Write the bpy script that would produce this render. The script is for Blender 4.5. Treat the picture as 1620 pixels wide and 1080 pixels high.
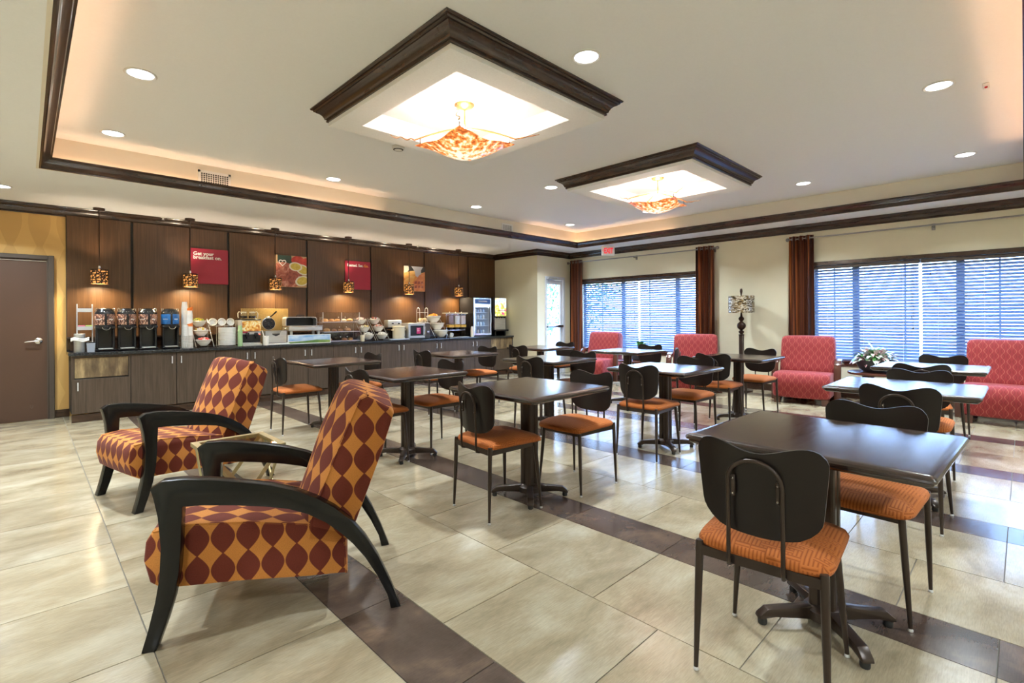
import bpy, bmesh, math, random
from mathutils import Vector, Matrix
random.seed(7)
PI = math.pi
R = math.radians
for o in list(bpy.data.objects):
    bpy.data.objects.remove(o)
SC = bpy.context.scene
COL = SC.collection

# ------------------------------------------------------------------ camera, world, exposure
SC.view_settings.view_transform = 'Standard'
SC.view_settings.look = 'None'
SC.view_settings.exposure = 1.08
SC.view_settings.gamma = 1.0
SC.view_settings.use_curve_mapping = False
SC.cycles.max_bounces = 8
SC.cycles.diffuse_bounces = 5
SC.cycles.glossy_bounces = 4
SC.cycles.transparent_max_bounces = 12
SC.cycles.sample_clamp_indirect = 6.0
SC.cycles.caustics_reflective = False
SC.cycles.caustics_refractive = False
SC.cycles.use_denoising = True

H = 1.24
TH = R(45.75)
ROLL = R(0.327)
cam_d = bpy.data.cameras.new('camera')
cam = bpy.data.objects.new('camera', cam_d)
COL.objects.link(cam)
SC.camera = cam
cam_d.sensor_width = 36.0
cam_d.lens = 790.0 / 1620.0 * 36.0
cam_d.shift_y = (502.5 - 540.0) / 1620.0
cam_d.clip_start = 0.05
cam_d.clip_end = 200
vd = Vector((math.cos(TH), math.sin(TH), 0))
vr = Vector((math.sin(TH), -math.cos(TH), 0))
vu = Vector((0, 0, 1))
cx = vr * math.cos(ROLL) - vu * math.sin(ROLL)
cy = vr * math.sin(ROLL) + vu * math.cos(ROLL)
cz = -vd
cam.matrix_world = Matrix(((cx.x, cy.x, cz.x, 0.0), (cx.y, cy.y, cz.y, 0.0), (cx.z, cy.z, cz.z, H), (0, 0, 0, 1)))

world = bpy.data.worlds.new('world')
SC.world = world
world.use_nodes = True
wn = world.node_tree
wn.nodes.clear()
w_out = wn.nodes.new('ShaderNodeOutputWorld')
w_bg = wn.nodes.new('ShaderNodeBackground')
w_tc = wn.nodes.new('ShaderNodeTexCoord')
w_sep = wn.nodes.new('ShaderNodeSeparateXYZ')
w_ramp = wn.nodes.new('ShaderNodeValToRGB')
w_ramp.color_ramp.elements[0].position = 0.0
w_ramp.color_ramp.elements[0].color = (0.52, 0.71, 1.0, 1)
w_ramp.color_ramp.elements[1].position = 0.6
w_ramp.color_ramp.elements[1].color = (0.26, 0.50, 1.0, 1)
w_bg.inputs['Strength'].default_value = 12.5
wn.links.new(w_tc.outputs['Generated'], w_sep.inputs[0])
wn.links.new(w_sep.outputs['Z'], w_ramp.inputs[0])
wn.links.new(w_ramp.outputs[0], w_bg.inputs['Color'])
wn.links.new(w_bg.outputs[0], w_out.inputs[0])


def area_light(name, loc, rot, sx, sy, power, color, portal=False, shape='RECTANGLE', spread=PI):
    l = bpy.data.lights.new(name, 'AREA')
    l.shape = shape
    l.size = sx
    if shape in ('RECTANGLE', 'ELLIPSE'):
        l.size_y = sy
    l.energy = power
    l.color = color
    l.spread = spread
    if portal:
        l.cycles.is_portal = True
    o = bpy.data.objects.new(name, l)
    o.location = loc
    o.rotation_euler = rot
    COL.objects.link(o)
    return o


# skylight portals in the window and door openings (they only guide the sky's own light)
area_light('sky_portal', (9.22, 5.43, 1.31), (0, R(90), 0), 1.45, 2.95, 1, (1, 1, 1), True)
area_light('sky_portal', (9.22, 0.70, 1.31), (0, R(90), 0), 1.45, 3.3, 1, (1, 1, 1), True)
area_light('sky_portal', (8.38, 7.42, 1.05), (R(-90), 0, 0), 0.75, 2.05, 1, (1, 1, 1), True)


# ------------------------------------------------------------------ materials
MATS = {}


def nodes_of(m):
    m.use_nodes = True
    nt = m.node_tree
    return nt, nt.nodes['Principled BSDF']


def mat(name, col, rough=0.5, metal=0.0, spec=0.5, emit=None, estr=0.0, coat=0.0, trans=0.0, alpha=1.0, sheen=0.0):
    if name in MATS:
        return MATS[name]
    m = bpy.data.materials.new(name)
    nt, b = nodes_of(m)
    b.inputs['Base Color'].default_value = (*col, 1)
    b.inputs['Roughness'].default_value = rough
    b.inputs['Metallic'].default_value = metal
    b.inputs['Specular IOR Level'].default_value = spec
    b.inputs['Coat Weight'].default_value = coat
    b.inputs['Coat Roughness'].default_value = 0.08
    b.inputs['Transmission Weight'].default_value = trans
    b.inputs['Alpha'].default_value = alpha
    b.inputs['Sheen Weight'].default_value = sheen
    if emit:
        b.inputs['Emission Color'].default_value = (*emit, 1)
        b.inputs['Emission Strength'].default_value = estr
    MATS[name] = m
    return m


def node(nt, kind, **kw):
    n = nt.nodes.new(kind)
    for k, v in kw.items():
        if k.startswith('i_'):
            n.inputs[k[2:].replace('_', ' ')].default_value = v
        else:
            setattr(n, k, v)
    return n


def ramp(nt, stops):
    r = nt.nodes.new('ShaderNodeValToRGB')
    e = r.color_ramp.elements
    while len(e) < len(stops):
        e.new(0.5)
    for k, (p, c) in enumerate(stops):
        e[k].position = p
        e[k].color = (*c, 1)
    return r


def coords(nt, kind='Object', scale=(1, 1, 1), rot=(0, 0, 0), rnd=False):
    tc = nt.nodes.new('ShaderNodeTexCoord')
    mp = nt.nodes.new('ShaderNodeMapping')
    mp.inputs['Scale'].default_value = scale
    mp.inputs['Rotation'].default_value = rot
    src = tc.outputs[kind]
    if kind == 'World':
        pass
    if rnd:
        oi = nt.nodes.new('ShaderNodeObjectInfo')
        mul = node(nt, 'ShaderNodeMath', operation='MULTIPLY')
        mul.inputs[1].default_value = 37.0
        nt.links.new(oi.outputs['Random'], mul.inputs[0])
        add = node(nt, 'ShaderNodeVectorMath', operation='ADD')
        nt.links.new(src, add.inputs[0])
        nt.links.new(mul.outputs[0], add.inputs[1])
        src = add.outputs[0]
    nt.links.new(src, mp.inputs[0])
    return mp.outputs[0]


def noise_mat(name, stops, scale=(1, 1, 1), nscale=5.0, detail=4.0, rough=0.4, metal=0.0, bump=0.0, kind='Object', rnd=False,
              coat=0.0, rrange=None, nrough=0.55, dist=0.0, rot=(0, 0, 0), sheen=0.0, spec=0.5):
    if name in MATS:
        return MATS[name]
    m = mat(name, stops[0][1], rough, metal, coat=coat, sheen=sheen, spec=spec)
    nt, b = nodes_of(m)
    v = coords(nt, kind, scale, rot, rnd)
    n = node(nt, 'ShaderNodeTexNoise')
    n.inputs['Scale'].default_value = nscale
    n.inputs['Detail'].default_value = detail
    n.inputs['Roughness'].default_value = nrough
    n.inputs['Distortion'].default_value = dist
    nt.links.new(v, n.inputs['Vector'])
    r = ramp(nt, stops)
    nt.links.new(n.outputs['Fac'], r.inputs[0])
    nt.links.new(r.outputs[0], b.inputs['Base Color'])
    if bump:
        bp = node(nt, 'ShaderNodeBump')
        bp.inputs['Strength'].default_value = bump
        bp.inputs['Distance'].default_value = 0.01
        nt.links.new(n.outputs['Fac'], bp.inputs['Height'])
        nt.links.new(bp.outputs[0], b.inputs['Normal'])
    if rrange:
        mr = node(nt, 'ShaderNodeMapRange')
        mr.inputs['To Min'].default_value = rrange[0]
        mr.inputs['To Max'].default_value = rrange[1]
        nt.links.new(n.outputs['Fac'], mr.inputs['Value'])
        nt.links.new(mr.outputs[0], b.inputs['Roughness'])
    return m


# paint and setting
m_wall = noise_mat('wall_paint_cream', [(0.3, (0.70, 0.65, 0.48)), (0.7, (0.73, 0.68, 0.51))], nscale=2.0, rough=0.7, bump=0.0)
m_ceil = noise_mat('ceiling_paint', [(0.3, (0.87, 0.89, 0.91)), (0.7, (0.89, 0.91, 0.93))], nscale=60.0, rough=0.75, bump=0.03)
m_tray = noise_mat('tray_paint_tan', [(0.3, (0.76, 0.70, 0.58)), (0.7, (0.78, 0.72, 0.60))], nscale=3.0, rough=0.7)
m_soffit = noise_mat('soffit_paint_textured', [(0.3, (0.82, 0.83, 0.81)), (0.7, (0.87, 0.88, 0.86))], nscale=90.0, rough=0.8, bump=0.15)
m_crown = noise_mat('dark_stained_wood', [(0.25, (0.022, 0.010, 0.006)), (0.55, (0.044, 0.021, 0.012)), (0.8, (0.080, 0.041, 0.023))],
                    scale=(1, 1, 6), nscale=5, detail=6, rough=0.26, coat=0.35, kind='Object')
m_panel = noise_mat('walnut_wall_panel', [(0.25, (0.056, 0.024, 0.009)), (0.5, (0.086, 0.040, 0.015)), (0.78, (0.125, 0.062, 0.026))],
                    scale=(26, 26, 0.9), nscale=2.2, detail=6, rough=0.36, kind='Object', rnd=True, nrough=0.6)
m_cab = noise_mat('grey_walnut_laminate', [(0.25, (0.042, 0.026, 0.016)), (0.5, (0.072, 0.048, 0.032)), (0.78, (0.108, 0.076, 0.054))],
                  scale=(30, 30, 1.2), nscale=2.2, detail=6, rough=0.42, kind='Object', rnd=True, nrough=0.6)
m_worn = noise_mat('worn_wood_panel', [(0.3, (0.075, 0.048, 0.028)), (0.5, (0.17, 0.115, 0.06)), (0.68, (0.42, 0.31, 0.16))],
                   scale=(7, 7, 2.0), nscale=1.7, detail=6, rough=0.45)
m_granite = noise_mat('black_granite', [(0.45, (0.010, 0.010, 0.012)), (0.62, (0.03, 0.035, 0.04)), (0.75, (0.16, 0.17, 0.17))],
                      nscale=160, detail=2, rough=0.10)
m_gold = noise_mat('speckled_gold_board', [(0.35, (0.20, 0.11, 0.03)), (0.55, (0.46, 0.30, 0.10)), (0.75, (0.62, 0.45, 0.20))],
                   nscale=110, detail=2, rough=0.3)
m_doorbrown = mat('brown_painted_door', (0.080, 0.040, 0.024), 0.45)
m_frame_dark = mat('dark_bronze_door_frame', (0.070, 0.052, 0.040), 0.4)
m_white_frame = mat('white_aluminium_frame', (0.62, 0.64, 0.68), 0.35)
m_chrome = mat('brushed_nickel', (0.72, 0.71, 0.69), 0.22, 1.0)
m_rod = mat('dark_nickel', (0.30, 0.29, 0.28), 0.3, 0.8)
m_handle = mat('satin_aluminium_handle', (0.62, 0.62, 0.62), 0.35, 0.25)
m_steel = noise_mat('stainless_steel', [(0.3, (0.50, 0.49, 0.47)), (0.7, (0.66, 0.65, 0.62))], scale=(1, 1, 30), nscale=6, rough=0.42, metal=0.75)
m_black = mat('black_plastic', (0.012, 0.012, 0.014), 0.25)
m_blackmat = mat('black_rubber', (0.02, 0.02, 0.02), 0.6)
m_white = mat('white_plastic', (0.78, 0.77, 0.74), 0.4)
m_cream = mat('cream_enamel', (0.66, 0.60, 0.46), 0.25)
m_porc = mat('white_porcelain', (0.80, 0.79, 0.76), 0.15)
m_paper = mat('white_paper', (0.82, 0.80, 0.76), 0.7)
m_green = mat('pale_green_paper', (0.38, 0.56, 0.28), 0.6)
m_orange_print = mat('orange_print', (0.85, 0.20, 0.02), 0.6)


def glass_mat(name, tint=(1, 1, 1), mixf=0.08, rough=0.02):
    m = bpy.data.materials.new(name)
    m.use_nodes = True
    nt = m.node_tree
    nt.nodes.clear()
    o = nt.nodes.new('ShaderNodeOutputMaterial')
    t = nt.nodes.new('ShaderNodeBsdfTransparent')
    g = nt.nodes.new('ShaderNodeBsdfGlossy')
    g.inputs['Roughness'].default_value = rough
    t.inputs['Color'].default_value = (*tint, 1)
    f = nt.nodes.new('ShaderNodeFresnel')
    gi = nt.nodes.new('ShaderNodeNewGeometry')
    mi = nt.nodes.new('ShaderNodeMapRange')
    mi.inputs['To Min'].default_value = 1.5
    mi.inputs['To Max'].default_value = 1 / 1.5
    nt.links.new(gi.outputs['Backfacing'], mi.inputs['Value'])
    nt.links.new(mi.outputs[0], f.inputs['IOR'])
    ad = node(nt, 'ShaderNodeMath', operation='ADD')
    ad.inputs[1].default_value = mixf
    mx = nt.nodes.new('ShaderNodeMixShader')
    nt.links.new(f.outputs[0], ad.inputs[0])
    nt.links.new(ad.outputs[0], mx.inputs[0])
    nt.links.new(t.outputs[0], mx.inputs[1])
    nt.links.new(g.outputs[0], mx.inputs[2])
    nt.links.new(mx.outputs[0], o.inputs[0])
    return m


m_glass = glass_mat('clear_glass', (0.96, 0.98, 1.0), 0.0)
m_acrylic = glass_mat('clear_acrylic', (0.975, 0.97, 0.985), 0.02)
m_greenglass = glass_mat('pale_green_glass', (0.86, 0.90, 0.80), 0.03)

m_bronze = mat('bronze_powder_coat', (0.045, 0.030, 0.023), 0.30, 0.4)
m_laminate = mat('black_brown_laminate', (0.012, 0.008, 0.007), 0.34, spec=0.35)
m_tabletop = noise_mat('espresso_tabletop', [(0.3, (0.020, 0.010, 0.008)), (0.7, (0.045, 0.022, 0.016))], scale=(2, 14, 2), nscale=3,
                       detail=5, rough=0.2, kind='Object', rrange=(0.14, 0.26), spec=0.9)
m_tableedge = mat('bronze_table_edge', (0.05, 0.038, 0.032), 0.25, 0.3)
m_blackwood = mat('black_lacquered_wood', (0.006, 0.006, 0.006), 0.26, spec=0.35)
m_redwood = mat('dark_red_brown_wood', (0.085, 0.028, 0.018), 0.25, coat=0.3)
m_brass = mat('pale_brushed_brass', (0.56, 0.46, 0.26), 0.32, 0.7)
m_copper = mat('copper', (0.85, 0.42, 0.18), 0.25, 0.8)


def tile_material(name, stops, scale, nscale, rr, bump):
    m = mat(name, (0.5, 0.5, 0.5), 0.2, spec=0.65)
    nt, b = nodes_of(m)
    v = coords(nt, 'Object', scale, (0, 0, R(12)), True)
    n = node(nt, 'ShaderNodeTexNoise')
    n.inputs['Scale'].default_value = nscale
    n.inputs['Detail'].default_value = 6
    n.inputs['Roughness'].default_value = 0.6
    n.inputs['Distortion'].default_value = 0.4
    nt.links.new(v, n.inputs['Vector'])
    r = ramp(nt, stops)
    nt.links.new(n.outputs['Fac'], r.inputs[0])
    # fine brushed fleck
    v2 = coords(nt, 'Object', (6, 60, 6), (0, 0, R(20)), True)
    n2 = node(nt, 'ShaderNodeTexNoise')
    n2.inputs['Scale'].default_value = 4
    n2.inputs['Detail'].default_value = 3
    nt.links.new(v2, n2.inputs['Vector'])
    mr2 = node(nt, 'ShaderNodeMapRange')
    mr2.inputs['From Min'].default_value = 0.3
    mr2.inputs['From Max'].default_value = 0.7
    mr2.inputs['To Min'].default_value = 0.88
    mr2.inputs['To Max'].default_value = 1.1
    nt.links.new(n2.outputs['Fac'], mr2.inputs['Value'])
    oi = nt.nodes.new('ShaderNodeObjectInfo')
    mr3 = node(nt, 'ShaderNodeMapRange')
    mr3.inputs['To Min'].default_value = 0.90
    mr3.inputs['To Max'].default_value = 1.07
    nt.links.new(oi.outputs['Random'], mr3.inputs['Value'])
    mm = node(nt, 'ShaderNodeMath', operation='MULTIPLY')
    nt.links.new(mr2.outputs[0], mm.inputs[0])
    nt.links.new(mr3.outputs[0], mm.inputs[1])
    vm = node(nt, 'ShaderNodeVectorMath', operation='SCALE')
    nt.links.new(r.outputs[0], vm.inputs[0])
    nt.links.new(mm.outputs[0], vm.inputs['Scale'])
    nt.links.new(vm.outputs[0], b.inputs['Base Color'])
    mr = node(nt, 'ShaderNodeMapRange')
    mr.inputs['To Min'].default_value = rr[0]
    mr.inputs['To Max'].default_value = rr[1]
    nt.links.new(n.outputs['Fac'], mr.inputs['Value'])
    nt.links.new(mr.outputs[0], b.inputs['Roughness'])
    bp = node(nt, 'ShaderNodeBump')
    bp.inputs['Strength'].default_value = bump
    bp.inputs['Distance'].default_value = 0.004
    nt.links.new(n2.outputs['Fac'], bp.inputs['Height'])
    nt.links.new(bp.outputs[0], b.inputs['Normal'])
    return m


m_tile = tile_material('cream_porcelain_tile', [(0.25, (0.205, 0.155, 0.092)), (0.5, (0.33, 0.272, 0.180)), (0.75, (0.455, 0.405, 0.302))],
                       (1.2, 2.4, 1), 1.7, (0.10, 0.24), 0.08)
m_tiled = tile_material('brown_slate_tile', [(0.3, (0.040, 0.026, 0.020)), (0.55, (0.085, 0.058, 0.044)), (0.8, (0.19, 0.125, 0.085))],
                        (1, 1, 1), 3.4, (0.16, 0.24), 0.0)
m_grout = mat('grey_grout', (0.16, 0.14, 0.115), 0.8)


def math_chain(nt, op, a, b=None):
    n = node(nt, 'ShaderNodeMath', operation=op)
    for k, x in enumerate((a, b)):
        if x is None:
            continue
        if isinstance(x, (int, float)):
            n.inputs[k].default_value = x
        else:
            nt.links.new(x, n.inputs[k])
    return n.outputs[0]


def ogee_fabric(name, pu, pv, brown, tan):
    m = mat(name, tan, 0.85, sheen=0.05, spec=0.2)
    nt, b = nodes_of(m)
    uv = nt.nodes.new('ShaderNodeTexCoord')
    sp = nt.nodes.new('ShaderNodeSeparateXYZ')
    nt.links.new(uv.outputs['UV'], sp.inputs[0])
    u = math_chain(nt, 'DIVIDE', sp.outputs['X'], pu)
    v = math_chain(nt, 'DIVIDE', sp.outputs['Y'], pv)
    fu = math_chain(nt, 'FRACT', math_chain(nt, 'ADD', u, 100.0))
    du = math_chain(nt, 'ABSOLUTE', math_chain(nt, 'SUBTRACT', fu, 0.5))
    c = math_chain(nt, 'COSINE', math_chain(nt, 'MULTIPLY', math_chain(nt, 'ADD', v, 0.10), PI))
    c = math_chain(nt, 'ABSOLUTE', c)
    c = math_chain(nt, 'POWER', c, 1.0)
    w = math_chain(nt, 'ADD', math_chain(nt, 'MULTIPLY', c, 0.45), 0.028)
    d = math_chain(nt, 'SUBTRACT', w, du)
    mr = node(nt, 'ShaderNodeMapRange')
    mr.inputs['From Min'].default_value = -0.012
    mr.inputs['From Max'].default_value = 0.012
    nt.links.new(d, mr.inputs['Value'])
    # weave
    tcn = coords(nt, 'UV', (1, 1, 1))
    wv = node(nt, 'ShaderNodeTexNoise')
    wv.inputs['Scale'].default_value = 260
    wv.inputs['Detail'].default_value = 2
    nt.links.new(tcn, wv.inputs['Vector'])
    mx = node(nt, 'ShaderNodeMix', data_type='RGBA')
    mx.inputs[6].default_value = (*tan, 1)
    mx.inputs[7].default_value = (*brown, 1)
    nt.links.new(mr.outputs[0], mx.inputs[0])
    mr2 = node(nt, 'ShaderNodeMapRange')
    mr2.inputs['To Min'].default_value = 0.72
    mr2.inputs['To Max'].default_value = 1.28
    nt.links.new(wv.outputs['Fac'], mr2.inputs['Value'])
    vm = node(nt, 'ShaderNodeVectorMath', operation='SCALE')
    nt.links.new(mx.outputs[2], vm.inputs[0])
    nt.links.new(mr2.outputs[0], vm.inputs['Scale'])
    nt.links.new(vm.outputs[0], b.inputs['Base Color'])
    bp = node(nt, 'ShaderNodeBump')
    bp.inputs['Strength'].default_value = 0.25
    bp.inputs['Distance'].default_value = 0.002
    nt.links.new(wv.outputs['Fac'], bp.inputs['Height'])
    nt.links.new(bp.outputs[0], b.inputs['Normal'])
    return m


m_ogee = ogee_fabric('rust_and_tan_ogee_fabric', 0.090, 0.130, (0.135, 0.026, 0.015), (0.50, 0.195, 0.043))


def chain_fabric(name, base, line, pu, pv):
    m = mat(name, base, 0.72, sheen=0.12, spec=0.3)
    nt, b = nodes_of(m)
    uv = nt.nodes.new('ShaderNodeTexCoord')
    sp = nt.nodes.new('ShaderNodeSeparateXYZ')
    nt.links.new(uv.outputs['UV'], sp.inputs[0])
    u = math_chain(nt, 'DIVIDE', sp.outputs['X'], pu)
    v = math_chain(nt, 'MULTIPLY', sp.outputs['Y'], 2 * PI / pv)
    col = math_chain(nt, 'FLOOR', math_chain(nt, 'ADD', u, 100.0))
    par = math_chain(nt, 'MULTIPLY', math_chain(nt, 'MODULO', col, 2.0), PI)
    s = math_chain(nt, 'MULTIPLY', math_chain(nt, 'SINE', math_chain(nt, 'ADD', v, par)), 0.30)
    fu = math_chain(nt, 'SUBTRACT', math_chain(nt, 'FRACT', math_chain(nt, 'ADD', u, 100.0)), 0.5)
    l1 = math_chain(nt, 'ABSOLUTE', math_chain(nt, 'SUBTRACT', fu, s))
    l2 = math_chain(nt, 'ABSOLUTE', math_chain(nt, 'ADD', fu, s))
    a = node(nt, 'ShaderNodeMapRange')
    a.inputs['From Min'].default_value = 0.085
    a.inputs['From Max'].default_value = 0.03
    nt.links.new(l1, a.inputs['Value'])
    a2 = node(nt, 'ShaderNodeMapRange')
    a2.inputs['From Min'].default_value = 0.085
    a2.inputs['From Max'].default_value = 0.03
    nt.links.new(l2, a2.inputs['Value'])
    mx = node(nt, 'ShaderNodeMix', data_type='RGBA')
    mx.inputs[6].default_value = (*base, 1)
    mx.inputs[7].default_value = (*line, 1)
    nt.links.new(math_chain(nt, 'MULTIPLY', a.outputs[0], 0.7), mx.inputs[0])
    mx2 = node(nt, 'ShaderNodeMix', data_type='RGBA')
    mx2.inputs[7].default_value = (base[0] * 0.5, base[1] * 0.5, base[2] * 0.5, 1)
    nt.links.new(mx.outputs[2], mx2.inputs[6])
    nt.links.new(math_chain(nt, 'MULTIPLY', a2.outputs[0], 0.6), mx2.inputs[0])
    nt.links.new(mx2.outputs[2], b.inputs['Base Color'])
    return m


m_coral = chain_fabric('coral_red_chain_fabric', (0.27, 0.028, 0.030), (0.46, 0.13, 0.095), 0.050, 0.12)


def seat_fabric():
    m = mat('burnt_orange_ribbed_fabric', (0.52, 0.125, 0.018), 0.8, sheen=0.05, spec=0.25)
    nt, b = nodes_of(m)
    v = coords(nt, 'UV', (1, 1, 1))
    br = node(nt, 'ShaderNodeTexBrick')
    br.offset = 0.5
    br.inputs['Scale'].default_value = 10
    br.inputs['Mortar Size'].default_value = 0.03
    br.inputs['Color1'].default_value = (0, 0, 0, 1)
    br.inputs['Color2'].default_value = (1, 1, 1, 1)
    nt.links.new(v, br.inputs['Vector'])
    w1 = node(nt, 'ShaderNodeTexWave', bands_direction='X')
    w1.inputs['Scale'].default_value = 26
    w2 = node(nt, 'ShaderNodeTexWave', bands_direction='Y')
    w2.inputs['Scale'].default_value = 26
    nt.links.new(v, w1.inputs['Vector'])
    nt.links.new(v, w2.inputs['Vector'])
    gt = math_chain(nt, 'GREATER_THAN', br.outputs['Color'], 0.5)
    mx = node(nt, 'ShaderNodeMix', data_type='FLOAT')
    nt.links.new(gt, mx.inputs[0])
    nt.links.new(w1.outputs['Fac'], mx.inputs[2])
    nt.links.new(w2.outputs['Fac'], mx.inputs[3])
    r = ramp(nt, [(0.0, (0.27, 0.068, 0.012)), (0.35, (0.42, 0.118, 0.024)), (1.0, (0.48, 0.145, 0.032))])
    nt.links.new(mx.outputs[0], r.inputs[0])
    nt.links.new(r.outputs[0], b.inputs['Base Color'])
    bp = node(nt, 'ShaderNodeBump')
    bp.inputs['Strength'].default_value = 0.35
    bp.inputs['Distance'].default_value = 0.003
    nt.links.new(mx.outputs[0], bp.inputs['Height'])
    nt.links.new(bp.outputs[0], b.inputs['Normal'])
    return m


m_seat = seat_fabric()


def curtain_mat():
    m = mat('copper_striped_satin', (0.12, 0.04, 0.02), 0.42, spec=0.35)
    nt, b = nodes_of(m)
    v = coords(nt, 'UV', (1, 1, 1))
    n = node(nt, 'ShaderNodeTexNoise', noise_dimensions='1D')
    sp = nt.nodes.new('ShaderNodeSeparateXYZ')
    nt.links.new(v, sp.inputs[0])
    n.inputs['Scale'].default_value = 55
    n.inputs['Detail'].default_value = 2
    nt.links.new(sp.outputs['X'], n.inputs['W'])
    r = ramp(nt, [(0.40, (0.034, 0.013, 0.009)), (0.53, (0.105, 0.032, 0.016)), (0.64, (0.38, 0.115, 0.032))])
    nt.links.new(n.outputs['Fac'], r.inputs[0])
    nt.links.new(r.outputs[0], b.inputs['Base Color'])
    return m


m_curtain = curtain_mat()


def wallpaper_mat():
    m = mat('gold_wave_wallpaper', (0.55, 0.37, 0.14), 0.42)
    nt, b = nodes_of(m)
    tc = nt.nodes.new('ShaderNodeTexCoord')
    sp = nt.nodes.new('ShaderNodeSeparateXYZ')
    nt.links.new(tc.outputs['Object'], sp.inputs[0])
    x = math_chain(nt, 'DIVIDE', sp.outputs['X'], 0.26)
    fx = math_chain(nt, 'ABSOLUTE', math_chain(nt, 'SUBTRACT', math_chain(nt, 'FRACT', math_chain(nt, 'ADD', x, 20.0)), 0.5))
    z = math_chain(nt, 'ABSOLUTE', math_chain(nt, 'COSINE', math_chain(nt, 'MULTIPLY', sp.outputs['Z'], PI / 0.62)))
    w = math_chain(nt, 'ADD', math_chain(nt, 'MULTIPLY', z, 0.30), 0.10)
    d = math_chain(nt, 'SUBTRACT', w, fx)
    mr = node(nt, 'ShaderNodeMapRange')
    mr.inputs['From Min'].default_value = -0.01
    mr.inputs['From Max'].default_value = 0.01
    nt.links.new(d, mr.inputs['Value'])
    mx = node(nt, 'ShaderNodeMix', data_type='RGBA')
    mx.inputs[6].default_value = (0.66, 0.40, 0.13, 1)
    mx.inputs[7].default_value = (0.58, 0.34, 0.105, 1)
    nt.links.new(mr.outputs[0], mx.inputs[0])
    nt.links.new(mx.outputs[2], b.inputs['Base Color'])
    return m


m_wallpaper = wallpaper_mat()


def glow_bowl_mat():
    m = mat('mottled_amber_glass', (0.75, 0.3, 0.08), 0.2)
    nt, b = nodes_of(m)
    v = coords(nt, 'Object', (1, 1, 1))
    n = node(nt, 'ShaderNodeTexNoise')
    n.inputs['Scale'].default_value = 27
    n.inputs['Detail'].default_value = 2
    n.inputs['Distortion'].default_value = 0.3
    nt.links.new(v, n.inputs['Vector'])
    # the glass is paler in its bowl and darker orange towards its rim
    ln = node(nt, 'ShaderNodeVectorMath', operation='LENGTH')
    mp = nt.nodes.new('ShaderNodeMapping')
    mp.inputs['Scale'].default_value = (1, 1, 0)
    tc = nt.nodes.new('ShaderNodeTexCoord')
    nt.links.new(tc.outputs['Object'], mp.inputs[0])
    nt.links.new(mp.outputs[0], ln.inputs[0])
    mr = node(nt, 'ShaderNodeMapRange')
    mr.inputs['From Min'].default_value = 0.05
    mr.inputs['From Max'].default_value = 0.36
    mr.inputs['To Min'].default_value = 0.10
    mr.inputs['To Max'].default_value = -0.16
    nt.links.new(ln.outputs['Value'], mr.inputs['Value'])
    s = math_chain(nt, 'ADD', n.outputs['Fac'], mr.outputs[0])
    r = ramp(nt, [(0.30, (0.50, 0.10, 0.02)), (0.43, (0.95, 0.30, 0.06)), (0.53, (1.0, 0.62, 0.28)), (0.62, (1.0, 0.92, 0.78))])
    nt.links.new(s, r.inputs[0])
    nt.links.new(r.outputs[0], b.inputs['Base Color'])
    nt.links.new(r.outputs[0], b.inputs['Emission Color'])
    b.inputs['Emission Strength'].default_value = 0.42
    return m


m_bowlglass = glow_bowl_mat()
m_amber = mat('glowing_amber_glass', (0.35, 0.12, 0.03), 0.3, emit=(1.0, 0.42, 0.10), estr=0.5)
m_warmbulb = mat('warm_bulb', (1, 0.9, 0.7), 0.3, emit=(1.0, 0.80, 0.52), estr=9.0)
m_downlens = mat('lit_downlight_lens', (1, 1, 1), 0.3, emit=(0.93, 0.96, 1.0), estr=4.0)
m_rope = mat('lit_rope_light', (1, 0.8, 0.6), 0.3, emit=(1.0, 0.58, 0.34), estr=11)
m_slat = mat('pale_blue_blind_slat', (0.17, 0.24, 0.38), 0.45)
nt, b_ = nodes_of(m_slat)
tl = nt.nodes.new('ShaderNodeBsdfTranslucent')
tl.inputs['Color'].default_value = (0.30, 0.39, 0.56, 1)
mxs = nt.nodes.new('ShaderNodeMixShader')
mxs.inputs[0].default_value = 0.15
nt.links.new(b_.outputs[0], mxs.inputs[1])
nt.links.new(tl.outputs[0], mxs.inputs[2])
nt.links.new(mxs.outputs[0], nt.nodes['Material Output'].inputs[0])
m_trimw = m_crown
m_redsign = mat('crimson_sign_board', (0.38, 0.020, 0.050), 0.45)
m_textw = mat('white_lettering', (0.9, 0.88, 0.85), 0.5)
m_texto = mat('orange_lettering', (0.9, 0.36, 0.08), 0.5)


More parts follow.
